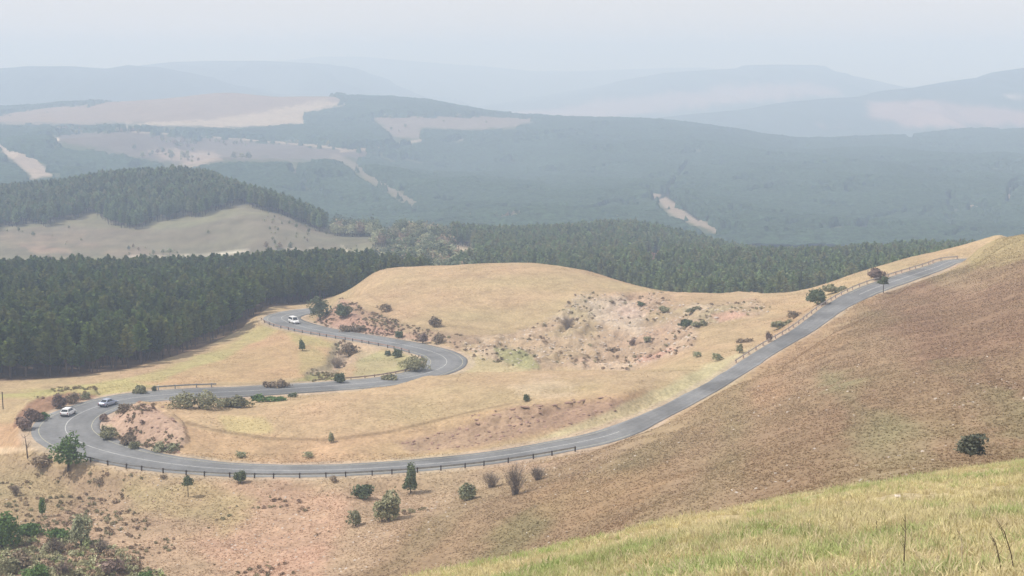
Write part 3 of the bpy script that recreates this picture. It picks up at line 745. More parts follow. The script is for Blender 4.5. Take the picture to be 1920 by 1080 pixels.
def card(V, Fc, c, a, b_):
    k = len(V); V += [c - a - b_, c + a - b_ * .6, c + a * .8 + b_, c - a * .7 + b_ * .8]; Fc.append((k, k + 1, k + 2, k + 3))
def rv(r): 
    return Vector((r.gauss(0, 1), r.gauss(0, 1), r.gauss(0, 1))).normalized()
def pine(seed, h=9.8, R=2.3, lv=11, br=8, per=5, size=.45):
    r = random.Random(seed); V = []; Fc = []
    cb = r.uniform(.30, .40)
    for k in range(lv):
        t = k / (lv - 1); zf = cb + (1 - cb) * t
        rad = R * r.uniform(.82, 1.12) * (1 - t) ** .48 * (.55 + .45 * min(1, t * 5 + .35)) + .12
        for j in range(br if t < .85 else 3):
            an = 2 * math.pi * (j + r.random()) / br; rr = rad * r.uniform(.75, 1.2)
            for q_ in range(per):
                f = (q_ + .6) / per
                c = Vector((math.cos(an) * rr * f, math.sin(an) * rr * f, zf * h + rr * f * .35 - .2 + r.uniform(-.25, .25)))
                a = Vector((math.cos(an), math.sin(an), .45)).normalized() * size * r.uniform(.7, 1.15)
                a = (a + rv(r) * size * .35)
                b_ = a.cross(rv(r)).normalized() * size * r.uniform(.42, .75)
                card(V, Fc, c, a, b_)
    cr = (V, Fc)
    t = MB(); lean = r.uniform(-.15, .15)
    t.tube([(0, 0, -.6), (lean * .3, 0, h * .35), (lean, lean * .5, h * .7), (lean, lean, h * .97)], [.17, .14, .09, .02], 5)
    return cr, t
def vf_mesh(name, vf, m):
    me = bpy.data.meshes.new(name); me.from_pydata([tuple(p) for p in vf[0]], [], vf[1]); me.materials.append(m); me.update(); return me
def joined(name, vf, mb, m1, m2):
    V = [tuple(p) for p in vf[0]]; b = len(V)
    me = bpy.data.meshes.new(name); me.from_pydata(V + mb.v, [], vf[1] + [tuple(i + b for i in f) for f in mb.f])
    me.materials.append(m1); me.materials.append(m2)
    me.polygons.foreach_set('material_index', [0] * len(vf[1]) + [1] * len(mb.f)); me.update(); return me

def gmat(name, lo, hi, trans=0.0):
    m = mat(name, (.3, .3, .3), rough=1, spec=.05, rand=.12, trans=trans)
    N = m.node_tree.nodes; L = m.node_tree.links; a = N.new('ShaderNodeAttribute'); a.attribute_type = 'INSTANCER'; a.attribute_name = 'gcol'
    for n_ in N:
        if n_.type == 'RGB':
            for l in list(n_.outputs[0].links): L.new(a.outputs['Vector'], l.to_socket)
    return m
# geometry nodes scatter for things nobody could count
def scatter(name, pts, rot, scl, idx, meshes, gcol=None):
    col = bpy.data.collections.new(name + '_kinds')
    for i, me in enumerate(meshes):
        o = bpy.data.objects.new('%02d_%s' % (i, name), me); col.objects.link(o)
    me = bpy.data.meshes.new(name); me.vertices.add(len(pts)); me.vertices.foreach_set('co', np.asarray(pts, np.float32).ravel())
    for nme, tp, arr in [('rot', 'FLOAT_VECTOR', rot), ('scl', 'FLOAT_VECTOR', scl), ('pick', 'INT', idx)] + ([('gcol', 'FLOAT_VECTOR', gcol)] if gcol is not None else []):
        a = me.attributes.new(nme, tp, 'POINT')
        a.data.foreach_set('vector' if tp == 'FLOAT_VECTOR' else 'value', np.asarray(arr, np.int32 if tp == 'INT' else np.float32).ravel())
    o = put(bpy.data.objects.new(name, me), kind='stuff')
    g = bpy.data.node_groups.new(name, 'GeometryNodeTree')
    g.interface.new_socket(name='Geometry', in_out='INPUT', socket_type='NodeSocketGeometry')
    g.interface.new_socket(name='Geometry', in_out='OUTPUT', socket_type='NodeSocketGeometry')
    N = g.nodes; L = g.links
    gi = N.new('NodeGroupInput'); go = N.new('NodeGroupOutput'); ip = N.new('GeometryNodeInstanceOnPoints'); ci = N.new('GeometryNodeCollectionInfo')
    ci.inputs['Collection'].default_value = col; ci.inputs['Separate Children'].default_value = True; ci.inputs['Reset Children'].default_value = True
    def na(nme, tp):
        k = N.new('GeometryNodeInputNamedAttribute'); k.data_type = tp; k.inputs['Name'].default_value = nme; return k.outputs[0]
    e2r = N.new('FunctionNodeEulerToRotation')
    L.new(na('rot', 'FLOAT_VECTOR'), e2r.inputs[0])
    L.new(gi.outputs[0], ip.inputs['Points']); L.new(ci.outputs[0], ip.inputs['Instance']); ip.inputs['Pick Instance'].default_value = True
    L.new(na('pick', 'INT'), ip.inputs['Instance Index']); L.new(e2r.outputs[0], ip.inputs['Rotation']); L.new(na('scl', 'FLOAT_VECTOR'), ip.inputs['Scale'])
    L.new(ip.outputs[0], go.inputs[0])
    md = o.modifiers.new('scatter', 'NODES'); md.node_group = g
    return o
def scat(name, x, y, s0, s1, meshes, sink=0.0, tilt=.06, wide=.12):
    n_ = len(x); z = height(x, y) - sink
    rot = np.stack([rng.normal(0, tilt, n_), rng.normal(0, tilt, n_), rng.random(n_) * 6.283], 1)
    s = rng.uniform(s0, s1, n_); wd = s * rng.uniform(1 - wide, 1 + wide, n_)
    return scatter(name, np.stack([x, y, z], 1), rot, np.stack([wd, wd, s], 1), rng.integers(0, len(meshes), n_), meshes)
def jgrid(u0, u1, y0, y1, sp):
    s0, s1 = (u0 - 960) / F * 1.02, (u1 - 960) / F * 1.02
    xs = np.arange(min(s0 * y1, s0 * y0), max(s1 * y1, s1 * y0), sp); ys = np.arange(y0, y1, sp)
    X, Y = np.meshgrid(xs, ys); X = X + rng.uniform(-.42, .42, X.shape) * sp; Y = Y + rng.uniform(-.42, .42, Y.shape) * sp
    X, Y = X.ravel(), Y.ravel(); k = (X / Y > s0) & (X / Y < s1); return X[k], Y[k]
def uof(x, y): return 960 + F * (x / y) / 1.02
pines = [pine(i, 10 + (i % 3) * .5) for i in range(7)]
PINEM = [joined('pine', c, t, M_NEED, M_BARK) for c, t in pines]

# near plantation
x, y = jgrid(-500, 860, 322, 700, 3.15)
u_ = uof(x, y)
yb = np.interp(u_, [-500,0,130,240,300,380,450,500,520,600,650,700,780,860], [337,330,333,346,360,386,412,444,456,468,490,508,528,560])
keep = (y > yb) & (y < np.interp(u_, [640, 700, 790], [655, 620, 560]) + 8 * np.sin(u_ / 60)) & (u_ < 800) & (rdist(x, y) > 6) & (fbm(x, y, 25, 3, 201) > -.62)
x, y = x[keep], y[keep]; d_ = (y - yb[keep]); u_ = u_[keep]
order = np.argsort(d_ * 1.0 + y * .35 + np.where((u_ < 0) | (u_ > 620), 1e4, 0))
ni = order[:300]; rest = order[300:]
protos = []
for k, (c, t) in enumerate(pines): protos.append((vf_mesh('crown', c, M_NEED), t.mesh('trunk', [M_BARK])))
proto = bpy.data.objects.new('pine_tree', None)
LP = 'dark green pine on the near side of the dense plantation left of the bends'
def copy_thing(src, loc, rz, sc, meshes):
    r = src.copy(); scene.collection.objects.link(r); r.location = loc; r.rotation_euler = (0, 0, rz); r.scale = (sc * rnd.uniform(.9, 1.1), sc * rnd.uniform(.9, 1.1), sc)
    for ch in list(src.children):
        c = ch.copy(); c.data = meshes[0] if ch.name.startswith('crown') else meshes[1]; scene.collection.objects.link(c); c.parent = r
    return r
put(proto, label=LP, cat='tree', group='pines on the near side of the plantation')
put(bpy.data.objects.new('crown', protos[0][0]), parent=proto); put(bpy.data.objects.new('trunk', protos[0][1]), parent=proto)
z = height(x[ni], y[ni])
proto.location = (x[ni[0]], y[ni[0]], z[0])
for k in range(1, len(ni)):
    copy_thing(proto, (x[ni[k]], y[ni[k]], z[k]), rnd.uniform(0, 6.28), rnd.uniform(.68, 1.15), protos[k % 7])
scat('pine_forest', x[rest], y[rest], .68, 1.2, PINEM, wide=.22)
# forest on the round hill across the valley
x, y = jgrid(-500, 640, 840, 1180, 3.7); u_ = uof(x, y)
yb = np.interp(u_, [-500,0,120,180,240,300,400,455,480,540,580,612,640], [890,888,905,925,872,880,900,930,905,905,880,858,2000]) + 8 * np.sin(u_ / 23) + 6 * np.sin(u_ / 9)
keep = (y > yb) & (fbm(x, y, 40, 3, 203) > -.55)
x, y = x[keep], y[keep]
M_NEED2 = mat('haze_paled_needles', (.175, .235, .10), rough=.8, spec=.1, rand=.35, hue=(.25, .25, .12), trans=.3)  # needles paled in the colour, imitating thicker haze over the farther pines
PINEM2 = []
for me_ in PINEM:
    c_ = me_.copy(); c_.materials[0] = M_NEED2; PINEM2.append(c_)
scat('hilltop_pine_forest', x, y, .8, 1.2, PINEM2[:3] + PINEM[3:], wide=.2)
# forest beyond the saddle on the right
x, y = jgrid(850, 2050, 485, 1140, 3.9); u_ = uof(x, y)
uu_, vv_ = project(x, y, height(x, y) + 4)
gap = np.maximum(inpoly(uu_, vv_, [(1208,475),(1248,462),(1240,500),(1222,515),(1203,492)]) + fbm(x, y, 18, 3, 207) * 14, inpoly(uu_, vv_, [(846,450),(884,450),(900,500),(846,500)]) + fbm(x, y, 12, 3, 208) * 5)
keep = (gap < 0) & (y > np.interp(u_, [850, 1150, 1230, 1300, 1450, 1520, 2000], [600, 585, 530, 490, 490, 520, 540]))
x, y = x[keep], y[keep]
scat('saddle_pine_forest', x, y, .7, 1.2, PINEM2, wide=.2)

def foliage(r, w, h, z0, size, n):
    """leaf cards through one or more lumpy, uneven domes"""
    V = []; Fc = []; nd = max(1, int(round(w / max(h * 1.5, .4)))); doms = []
    for k in range(nd):
        cx_ = (k + .5) / nd * w - w / 2 + r.uniform(-.1, .1) * w / nd if nd > 1 else 0
        ww = w / nd * (1.35 if nd > 1 else 1.0); hh = h * (r.uniform(.72, 1.05) if nd > 1 else 1)
        bumps = [(rv(r), r.uniform(.45, 1.0)) for _ in range(11)]
        doms.append((Vector((cx_, r.uniform(-.08, .08) * w, 0)), ww, hh, bumps))
    for k in range(n):
        c, ww, hh, bumps = doms[k % nd]; d = rv(r)
        if d.z < -.55: d.z = -d.z
        k_ = .46 + .66 * max((max(0, d.dot(b_[0])) ** 7) * b_[1] for b_ in bumps)
        k_ *= (1.0 - .5 * r.random() ** 2.2) * (r.uniform(1.0, 1.3) if r.random() < .16 else 1)
        kz = max(k_, .86) if d.z < .1 else k_
        p = c + Vector((d.x * ww * .66 * k_, d.y * ww * .6 * k_, hh * .42 + d.z * hh * (.78 if d.z > 0 else .45) * kz)); p.z = max(p.z, .02) + z0
        a = (rv(r) + d.cross(rv(r))).normalized() * size * r.uniform(.6, 1.4); b_ = a.cross(d + rv(r) * .8).normalized() * size * r.uniform(.4, .8)
        card(V, Fc, p, a, b_)
    return V, Fc
# mixed grey-green trees in the valley bottom
def broad(seed, kind, h=7, w=5.5):
    r = random.Random(seed); t = MB(); t.tube([(0, 0, -.5), (.1, 0, h * .3), (.2, .1, h * .7)], [.2, .15, .05], 5)
    for k in range(4):
        a = r.uniform(0, 6.28); t.tube([(.05, 0, h * .25), (math.cos(a) * w * .2, math.sin(a) * w * .2, h * .5), (math.cos(a) * w * .32, math.sin(a) * w * .32, h * .75)], [.1, .07, .02], 4)
    return joined('valley_tree', foliage(r, w, h * .85, h * .12, .42, 240), t, LEAF[kind], M_BARK)
BRM = [broad(1, 'olive'), broad(2, 'pale'), broad(3, 'dark', 8, 6), broad(4, 'pale', 6, 5), broad(5, 'brown', 6, 5)]
x, y = jgrid(630, 920, 575, 1080, 5.0); u_ = uof(x, y); uu_, vv_ = project(x, y, height(x, y))
keep = (fbm(x, y, 30, 3, 211) > -.45) & (((u_ > 700) & (y > np.interp(u_, [700, 790, 850], [640, 570, 560]))) | (y > 850) | ((y < 760) & (y > 700) & (u_ > 650))) & (inpoly(uu_, vv_, [(846,452),(884,452),(896,486),(848,492)]) < 0) & (inpoly(uu_, vv_, [(712,436),(744,434),(740,452),(715,452)]) < 0)
x, y = x[keep], y[keep]; scat('valley_woodland', x, y, .75, 1.4, BRM, wide=.2)
x, y = jgrid(-300, 660, 725, 800, 7.0)
keep = (fbm(x, y, 22, 3, 213) > .12); x, y = x[keep], y[keep]; scat('valley_scrub', x, y, .35, .75, BRM, wide=.2)
x, y = jgrid(-100, 700, 790, 880, 8.0); u_ = uof(x, y)
keep = (fbm(x, y, 22, 3, 215) > np.where(u_ > 500, .05, .42)); x, y = x[keep], y[keep]; scat('far_meadow_shrubs', x, y, .12, .4, BRM, wide=.2)
x, y = jgrid(560, 1250, 1030, 1350, 7.0)
keep = (fbm(x, y, 40, 3, 217) > -.1); x, y = x[keep], y[keep]; scat('valley_floor_trees', x, y, .6, 1.2, BRM, wide=.2)

# taller crowns standing out of the far plantations and stray trees in their clearings
x, y = jgrid(-300, 2200, 1260, 3150, 15.0); uu_, vv_ = project(x, y, height(x, y)); ct = attr_at(CUT, x, y)
k = (attr_at(CUT0, x, y) > .5) & (attr_at(np.maximum(GR['c'], GR['d']), x, y) > .4) & (fbm(x, y, 50, 3, 221) > .34); scat('clearing_trees', x[k], y[k], .7, 1.5, BRM, wide=.25)
k = (attr_at(GR['a'], x, y) > .5) & (fbm(x, y, 90, 3, 223) > .62); scat('pasture_trees', x[k], y[k], .6, 1.3, BRM, wide=.25)

# individual bushes and trees: (u, v of base, width px, height px, kind, form, name, label)
BUSH = [
 (127, 886, 62, 62, 'green', 'tree', 'leaning_tree', 'green leaning tree beside the hairpin where the long guardrail begins'),
 (52, 860, 20, 44, 'twig', 'snag', 'dead_tree', 'bare dark dead tree standing left of the leaning green tree by the hairpin'),
 (79, 968, 14, 38, 'green', 'tall', 'sapling', 'slim bright green sapling alone on the pink slope below the hairpin'),
 (6, 1030, 66, 62, 'green', 'bush', 'bush', 'big bright green bush cut by the left edge of the photo'),
 (52, 1002, 46, 22, 'green', 'bush', 'bush', 'low green bush just right of the big bush at the left edge'),
 (112, 1012, 46, 20, 'green', 'wispy', 'bush', 'thin light green scrub at the upper edge of the dry thicket in the lower left'),
 (18, 1078, 40, 30, 'olive', 'wispy', 'shrub', 'olive scrub at the very bottom left corner'),
 (68, 1092, 42, 30, 'green', 'bush', 'bush', 'dark green round bush at the bottom edge in the left corner'),
 (275, 1092, 26, 22, 'green', 'bush', 'bush', 'small green bush at the bottom edge right of the dry thicket'),
 (152, 1022, 42, 56, 'pale', 'wispy', 'shrub', 'tall thin grey-green shrub above the dry thicket in the lower left'),
 (190, 1040, 40, 34, 'twig', 'twig', 'dry_shrub', 'grey leafless shrub right of the tall grey-green shrub'),
 (105, 1040, 60, 36, 'brown', 'twig', 'dry_shrub', 'brown dry thicket between the two green bushes in the lower left corner'),
 (40, 1068, 46, 30, 'brown', 'wispy', 'dry_shrub', 'brown leafy scrub at the lower left corner beside the dark round bush'),
 (210, 1078, 50, 30, 'plum', 'wispy', 'dry_shrub', 'reddish brown scrub at the bottom edge below the leafless shrub'),
 (120, 1080, 44, 30, 'plum', 'twig', 'dry_shrub', 'purple brown twiggy scrub at the bottom edge near the left corner'),
 (353, 932, 18, 40, 'dark', 'lolly', 'small_tree', 'small thin tree with a round crown just under the guardrail'),
 (451, 905, 22, 26, 'dark', 'bush', 'bush', 'round dark green bush touching the guardrail left of the road middle'),
 (681, 935, 33, 28, 'dark', 'bush', 'bush', 'dense round dark green bush below the guardrail, upper left of the big grey bush'),
 (770, 925, 28, 48, 'dark', 'tall', 'small_tree', 'upright dark green little tree overlapping the guardrail'),
 (728, 974, 62, 44, 'olive', 'bush', 'bush', 'largest bush below the guardrail, wide and grey olive'),
 (667, 987, 30, 28, 'pale', 'wispy', 'shrub', 'pale grey-green shrub left of the largest olive bush'),
 (877, 937, 34, 26, 'pale', 'bush', 'shrub', 'pale green shrub between the guardrail and the bare grey tree'),
 (966, 928, 52, 68, 'twig', 'twig', 'bare_tree', 'leafless grey tree under the right end of the long guardrail'),
 (1008, 900, 44, 30, 'twig', 'twig', 'dry_shrub', 'grey leafless scrub right of the bare grey tree'),
 (922, 914, 48, 34, 'twig', 'twig', 'dry_shrub', 'grey leafless scrub left of the bare grey tree'),
 (626, 905, 16, 12, 'brown', 'wispy', 'shrub', 'small brown shrub just below the guardrail middle'),
 (1820, 857, 45, 48, 'grey', 'bush', 'bush', 'lone round grey-green bush on the brown hillside above the green slope'),
 (202, 824, 30, 22, 'olive', 'bush', 'shrub', 'olive shrub at the nose of the pink bank inside the hairpin'),
 (240, 834, 30, 22, 'brown', 'bush', 'shrub', 'brown rounded shrub on the pink bank inside the hairpin'),
 (252, 842, 20, 14, 'olive', 'bush', 'shrub', 'small olive shrub in front of the brown shrub inside the hairpin'),
 (312, 846, 48, 14, 'pale', 'wispy', 'shrub', 'low grey-green patch of shrub right of the pink bank'),
 (193, 790, 20, 14, 'plum', 'wispy', 'shrub', 'reddish scrub on top of the pink bank nose'),
 (232, 776, 34, 16, 'brown', 'wispy', 'shrub', 'brown scrub behind the pink bank beside the silver car'),
 (267, 795, 12, 9, 'plum', 'wispy', 'shrub', 'tiny red-brown shrub near the top of the pink bank'),
 (452, 858, 24, 11, 'pale', 'wispy', 'shrub', 'low pale shrub near the inner road edge, left one'),
 (579, 858, 20, 11, 'pale', 'wispy', 'shrub', 'low pale shrub near the inner road edge below the tiny lone tree'),
 (621, 830, 13, 18, 'olive', 'bush', 'small_tree', 'tiny lone tree on the track line of the golden hill'),
 (986, 752, 15, 12, 'dark', 'bush', 'shrub', 'small dark shrub above the reddish rock ledge'),
 (374, 765, 86, 30, 'olive', 'bush', 'bush', 'wide olive bush along the upper leg of the road, larger of the pair'),
 (438, 763, 60, 25, 'olive', 'bush', 'bush', 'rounded olive bush right of the wider one along the upper road leg'),
 (505, 753, 56, 11, 'green', 'bush', 'bush', 'flat green bush strip right of the olive pair along the upper leg'),
 (549, 745, 18, 9, 'dark', 'bush', 'shrub', 'small dark shrub ending the bush row along the upper leg'),
 (263, 737, 26, 13, 'olive', 'bush', 'shrub', 'dark olive shrub above the road left of the white marker post'),
 (289, 734, 9, 9, 'dark', 'bush', 'shrub', 'tiny dark shrub next to the white marker post'),
 (515, 726, 40, 14, 'brown', 'bush', 'shrub', 'low brownish shrub on the far verge of the upper leg'),
 (637, 718, 20, 18, 'dark', 'bush', 'shrub', 'dark green shrub at the foot of the gully by the road'),
 (730, 712, 30, 9, 'olive', 'bush', 'shrub', 'flat olive shrub on the verge inside the S bend'),
 (567, 658, 15, 20, 'dark', 'bush', 'shrub', 'single dark shrub on the golden slope below the white van'),
 (745, 670, 18, 15, 'dark', 'bush', 'shrub', 'dark round shrub touching the guardrail inside the S bend, right of two'),
 (728, 667, 12, 11, 'dark', 'bush', 'shrub', 'smaller dark shrub left of its neighbour by the S bend guardrail'),
 (778, 695, 46, 24, 'olive', 'wispy', 'shrub', 'grey-green scrub filling the inside of the S bend'),
 (632, 690, 40, 26, 'twig', 'twig', 'dry_shrub', 'grey dry scrub in the gully below the upper bend'),
 (655, 668, 34, 22, 'brown', 'wispy', 'dry_shrub', 'brown dry scrub at the head of the gully'),
 (600, 600, 38, 42, 'dark', 'bush', 'bush', 'big dark green bush at the rocky nose of the knoll beside the upper bend'),
 (643, 596, 28, 24, 'dark', 'bush', 'bush', 'dark bush on the knoll bank right of the big one'),
 (662, 622, 46, 14, 'brown', 'wispy', 'dry_shrub', 'brown scrub low on the knoll bank above the road'),
 (722, 584, 24, 14, 'brown', 'wispy', 'shrub', 'brown shrub on the knoll track below the crest'),
 (815, 612, 26, 16, 'brown', 'wispy', 'shrub', 'thin brown shrub at the right end of the knoll track'),
 (748, 634, 14, 13, 'dark', 'bush', 'shrub', 'small dark shrub by the road at the knoll foot, left of the dark red-brown one'),
 (793, 644, 16, 20, 'plum', 'bush', 'shrub', 'dark red-brown shrub by the road at the knoll foot'),
 (822, 644, 24, 18, 'brown', 'wispy', 'shrub', 'brown scrub right of the dark red shrub at the knoll foot'),
 (1286, 614, 24, 14, 'dark', 'bush', 'shrub', 'darkest shrub on the eroded ground near its right side'),
 (1312, 612, 26, 9, 'olive', 'bush', 'shrub', 'flat shrub right of the darkest shrub on the eroded ground'),
 (1300, 586, 26, 11, 'olive', 'bush', 'shrub', 'olive shrub near the top of the eroded ground'),
 (1064, 618, 40, 26, 'twig', 'twig', 'dry_shrub', 'large grey scrub at the left side of the eroded ground'),
 (1202, 574, 14, 8, 'dark', 'bush', 'shrub', 'small dark shrub at the top edge of the pale bare earth'),
 (1246, 586, 22, 10, 'olive', 'bush', 'shrub', 'small olive shrub right of the pale bare earth'),
 (1186, 648, 12, 9, 'plum', 'bush', 'shrub', 'small red-brown shrub in the middle of the eroded ground'),
 (1214, 642, 16, 9, 'olive', 'bush', 'shrub', 'small olive shrub right of the red-brown one on the eroded ground'),
 (1150, 660, 26, 9, 'brown', 'wispy', 'shrub', 'flat brown scrub low on the eroded ground'),
 (1533, 571, 40, 28, 'dark', 'bush', 'bush', 'long dark green bush against the guardrail of the right-hand road'),
 (1567, 549, 44, 16, 'olive', 'bush', 'bush', 'olive bush at the upper end of the long dark bush'),
 (1466, 614, 36, 14, 'olive', 'bush', 'shrub', 'flat olive shrub left of the right-hand road'),
 (1488, 598, 24, 15, 'brown', 'wispy', 'shrub', 'brown shrub between the flat olive shrub and the long dark bush'),
 (1441, 640, 12, 16, 'plum', 'bush', 'shrub', 'narrow reddish shrub at the guardrail of the right-hand road'),
 (1395, 642, 30, 8, 'brown', 'wispy', 'shrub', 'flat brown scrub on the golden slope left of the right-hand road'),
 (1387, 662, 13, 16, 'olive', 'bush', 'shrub', 'small upright olive shrub, right of three near the green verge'),
 (1346, 676, 20, 15, 'pale', 'wispy', 'shrub', 'pale green shrub, middle of three near the green verge'),
 (1307, 670, 18, 12, 'pale', 'wispy', 'shrub', 'pale green shrub, left of three near the green verge'),
 (1642, 524, 28, 20, 'plum', 'bush', 'shrub', 'reddish brown round bush behind the guardrail high on the right'),
 (1656, 550, 16, 30, 'dark', 'lolly', 'small_tree', 'small green tree standing in front of the right-hand road'),
 (46, 806, 30, 26, 'plum', 'bush', 'shrub', 'purple-brown shrub at the low left end of the bank outside the hairpin'),
 (64, 790, 30, 24, 'plum', 'bush', 'shrub', 'purple-brown shrub, second from the left on the bank outside the hairpin'),
 (110, 765, 30, 22, 'plum', 'bush', 'shrub', 'purple-brown shrub, on the bank just above the white car'),
 (134, 756, 28, 18, 'brown', 'wispy', 'shrub', 'brown scrub, right of the purple-brown shrubs on the bank outside the hairpin'),
 (160, 749, 24, 12, 'olive', 'wispy', 'shrub', 'olive scrub at the right end of the bank outside the hairpin'),
 (78, 786, 26, 12, 'green', 'bush', 'shrub', 'low green shrub at the foot of the purple-brown bank'),
 (30, 930, 28, 24, 'twig', 'twig', 'dry_shrub', 'grey leafless shrub on the pink slope below the dead tree'),
 (80, 878, 40, 24, 'brown', 'wispy', 'dry_shrub', 'dry brown scrub between the dead tree and the leaning green tree'),
 (186, 908, 22, 10, 'brown', 'wispy', 'shrub', 'low brown shrub under the left end of the long guardrail'),
 (306, 898, 16, 9, 'brown', 'wispy', 'shrub', 'small brown tuft of shrub under the guardrail left of the thin tree'),
]
def make_bush(u, v, wpx, hpx, kind, form, name, label, seed):
    x_, y_, z_ = cast(u, v, 62, 620)
    dpt = y_ * CP - z_ * SP; w_ = wpx * dpt / F; h_ = hpx * dpt / F / .97
    r = random.Random(seed * 17 + 5); root = put(bpy.data.objects.new(name, None), label=label, cat='tree' if 'tree' in name or name == 'sapling' else 'bush')
    root.location = (x_, y_, z_ - .04); root.rotation_euler = (0, 0, 0)
    st = MB()
    if form == 'twig':
        for k in range(int(46 + w_ * 12)):
            a = r.uniform(0, 6.28); q_ = r.uniform(0, .5) * w_; hh = h_ * r.uniform(.55, 1.0) * (1 - (q_ / (w_ * .62)) ** 2 * .5)
            b0 = r.uniform(0, .12) * w_
            st.tube([(math.cos(a) * b0, math.sin(a) * b0, -.1), (math.cos(a) * q_ * .45, math.sin(a) * q_ * .45, hh * .45), (math.cos(a + .2) * q_, math.sin(a + .2) * q_, hh)], [.035, .022, .008], 3, cap=False)
            for j in range(3):
                a2 = a + r.uniform(-1.2, 1.2); f = r.uniform(.4, .8); s0 = Vector((math.cos(a) * q_ * f, math.sin(a) * q_ * f, hh * f))
                st.tube([s0, s0 + Vector((math.cos(a2), math.sin(a2), 1.3)) * h_ * .16], [.014, .005], 3, cap=False)
        m = M_TWIG if kind == 'twig' else M_TWIGD
        put(bpy.data.objects.new('branches', st.mesh('branches', [m])), parent=root)
        V, Fc = foliage(r, w_ * .85, h_ * .8, 0, .10, int(45 * w_))
        put(bpy.data.objects.new('dry_foliage', vf_mesh('dry_foliage', (V, Fc), LEAF['brown'] if kind != 'plum' else LEAF['plum'])), parent=root)
        return
    if form == 'snag':
        st.tube([(0, 0, -.2), (-.1, 0, h_ * .5), (-.35, .1, h_)], [.16, .11, .04], 6)
        for k in range(7):
            a = r.uniform(0, 6.28); f = r.uniform(.35, .9); b0 = Vector((-.35 * f * f, .1 * f, h_ * f))
            st.tube([b0, b0 + Vector((math.cos(a), math.sin(a), .7)) * w_ * .3, b0 + Vector((math.cos(a + .4), math.sin(a + .4), 1.2)) * w_ * .45], [.06, .035, .012], 4)
        put(bpy.data.objects.new('trunk', st.mesh('trunk', [M_TWIGD])), parent=root); return
    zb, lean = 0.0, 0.0
    if form == 'tree': zb = h_ * .16
    if form == 'lolly': zb = h_ * .48
    size = max(.085, min(.24, w_ * .065)); n_ = int(min(1500, max(160, 250 * w_ * h_ * (.42 if form == 'wispy' else 1.0) / (size / .14) ** 1.2)))
    V, Fc = foliage(r, w_, h_ - zb, zb, size, n_)
    if form == 'tree': V = [p + Vector((.22 * p.z - .05 * w_, 0, 0)) for p in V]
    if form == 'tree': Fc = [f for f in Fc if vnoise(np.array([V[f[0]].x * 1.1]), np.array([V[f[0]].z * 1.1 + V[f[0]].y * .7]), 5)[0] > .3]
    if form == 'wispy':
        for p in V: p.z *= r.uniform(.97, 1.03)
    k = 3 if form in ('tall', 'lolly') else 5
    for j in range(k):
        a = 6.28 * j / k + r.random(); q_ = w_ * r.uniform(.05, .28) * (0.3 if form in ('tall', 'lolly') else 1)
        st.tube([(0, 0, -.15), (math.cos(a) * q_ * .4 + .06 * h_ * (form == 'tree'), math.sin(a) * q_ * .4, h_ * .35), (math.cos(a) * q_ + .15 * h_ * (form == 'tree'), math.sin(a) * q_, h_ * .75)], [.035 * h_ * .6, .022 * h_ * .6, .008], 5)
    put(bpy.data.objects.new('foliage', vf_mesh('foliage', (V, Fc), LEAF[kind])), parent=root)
    put(bpy.data.objects.new('trunk' if form in ('tree', 'lolly', 'tall') else 'stems', st.mesh('stems', [M_BARK])), parent=root)
for i, b_ in enumerate(BUSH): make_bush(*b_, i)

# ------------------------------------------------------------------ dry tussocks and loose stones on the slopes
M_ST1 = mat('straw_grass', (.44, .33, .19), rough=1, rand=.22); M_ST2 = mat('russet_grass', (.29, .185, .11), rough=1, rand=.22); M_ST3 = mat('olive_grass', (.22, .20, .095), rough=1, rand=.2)
M_GG = mat('green_blades', (.21, .26, .085), rough=.9, spec=.1, rand=.25, hue=(.34, .32, .15), trans=.2)
M_GY = mat('yellow_blades', (.42, .385, .19), rough=.9, spec=.1, rand=.2, trans=.2)
M_GD = mat('deep_green_blades', (.12, .20, .045), rough=.9, spec=.1, rand=.2, trans=.2)
def tuft(seed, m, n_=9, h=.3, w=.02, spread=.14, bend=.5):
    r = random.Random(seed); V = []; Fc = []
    for k in range(n_):
        a = r.uniform(0, 6.28); b0 = Vector((math.cos(a), math.sin(a), 0)) * spread * r.random(); a2 = a + r.uniform(-.8, .8)
        d = Vector((math.cos(a2), math.sin(a2), 0)); hh = h * r.uniform(.55, 1.1); sd_ = Vector((-d.y, d.x, 0)) * w
        p1 = b0 + d * hh * .15 * bend + Vector((0, 0, hh * .55)); p2 = b0 + d * hh * .6 * bend + Vector((0, 0, hh))
        i = len(V); V += [b0 - sd_ - Vector((0, 0, .03)), b0 + sd_ - Vector((0, 0, .03)), p1 - sd_ * .8, p1 + sd_ * .8, p2]
        Fc += [(i, i + 1, i + 3), (i, i + 3, i + 2), (i + 2, i + 3, i + 4)]
    return vf_mesh('tuft', (V, Fc), m)
M_GC = gmat('dry_blades', 1, 1)
TU = [tuft(k, M_GC, 9, .11, .02, .15, 1.3) for k in range(1, 5)]
def field(u0, u1, y0, y1, n_):
    y = np.sqrt(rng.uniform(y0 ** 2, y1 ** 2, n_)); s0, s1 = (u0 - 960) / F, (u1 - 960) / F * 1.05
    return rng.uniform(s0, s1, n_) * y, y
x, y = field(-150, 2150, 80, 390, 400000)
uu_, vv_ = project(x, y, height(x, y)); k = (rdist(x, y) > 1.0) & (vv_ < 1130) & (vv_ > 430) & ((attr_at(zone(BR, 40, 40, 390), x, y) > .4) | ((y < 262) & (vv_ > 850))) & (fbm(x, y, 5, 3, 301) + rng.random(len(x)) * .9 > .1)
x, y = x[k], y[k]
brz = attr_at(zone(BR, 40, 40, 390), x, y)
zt = height(x, y)
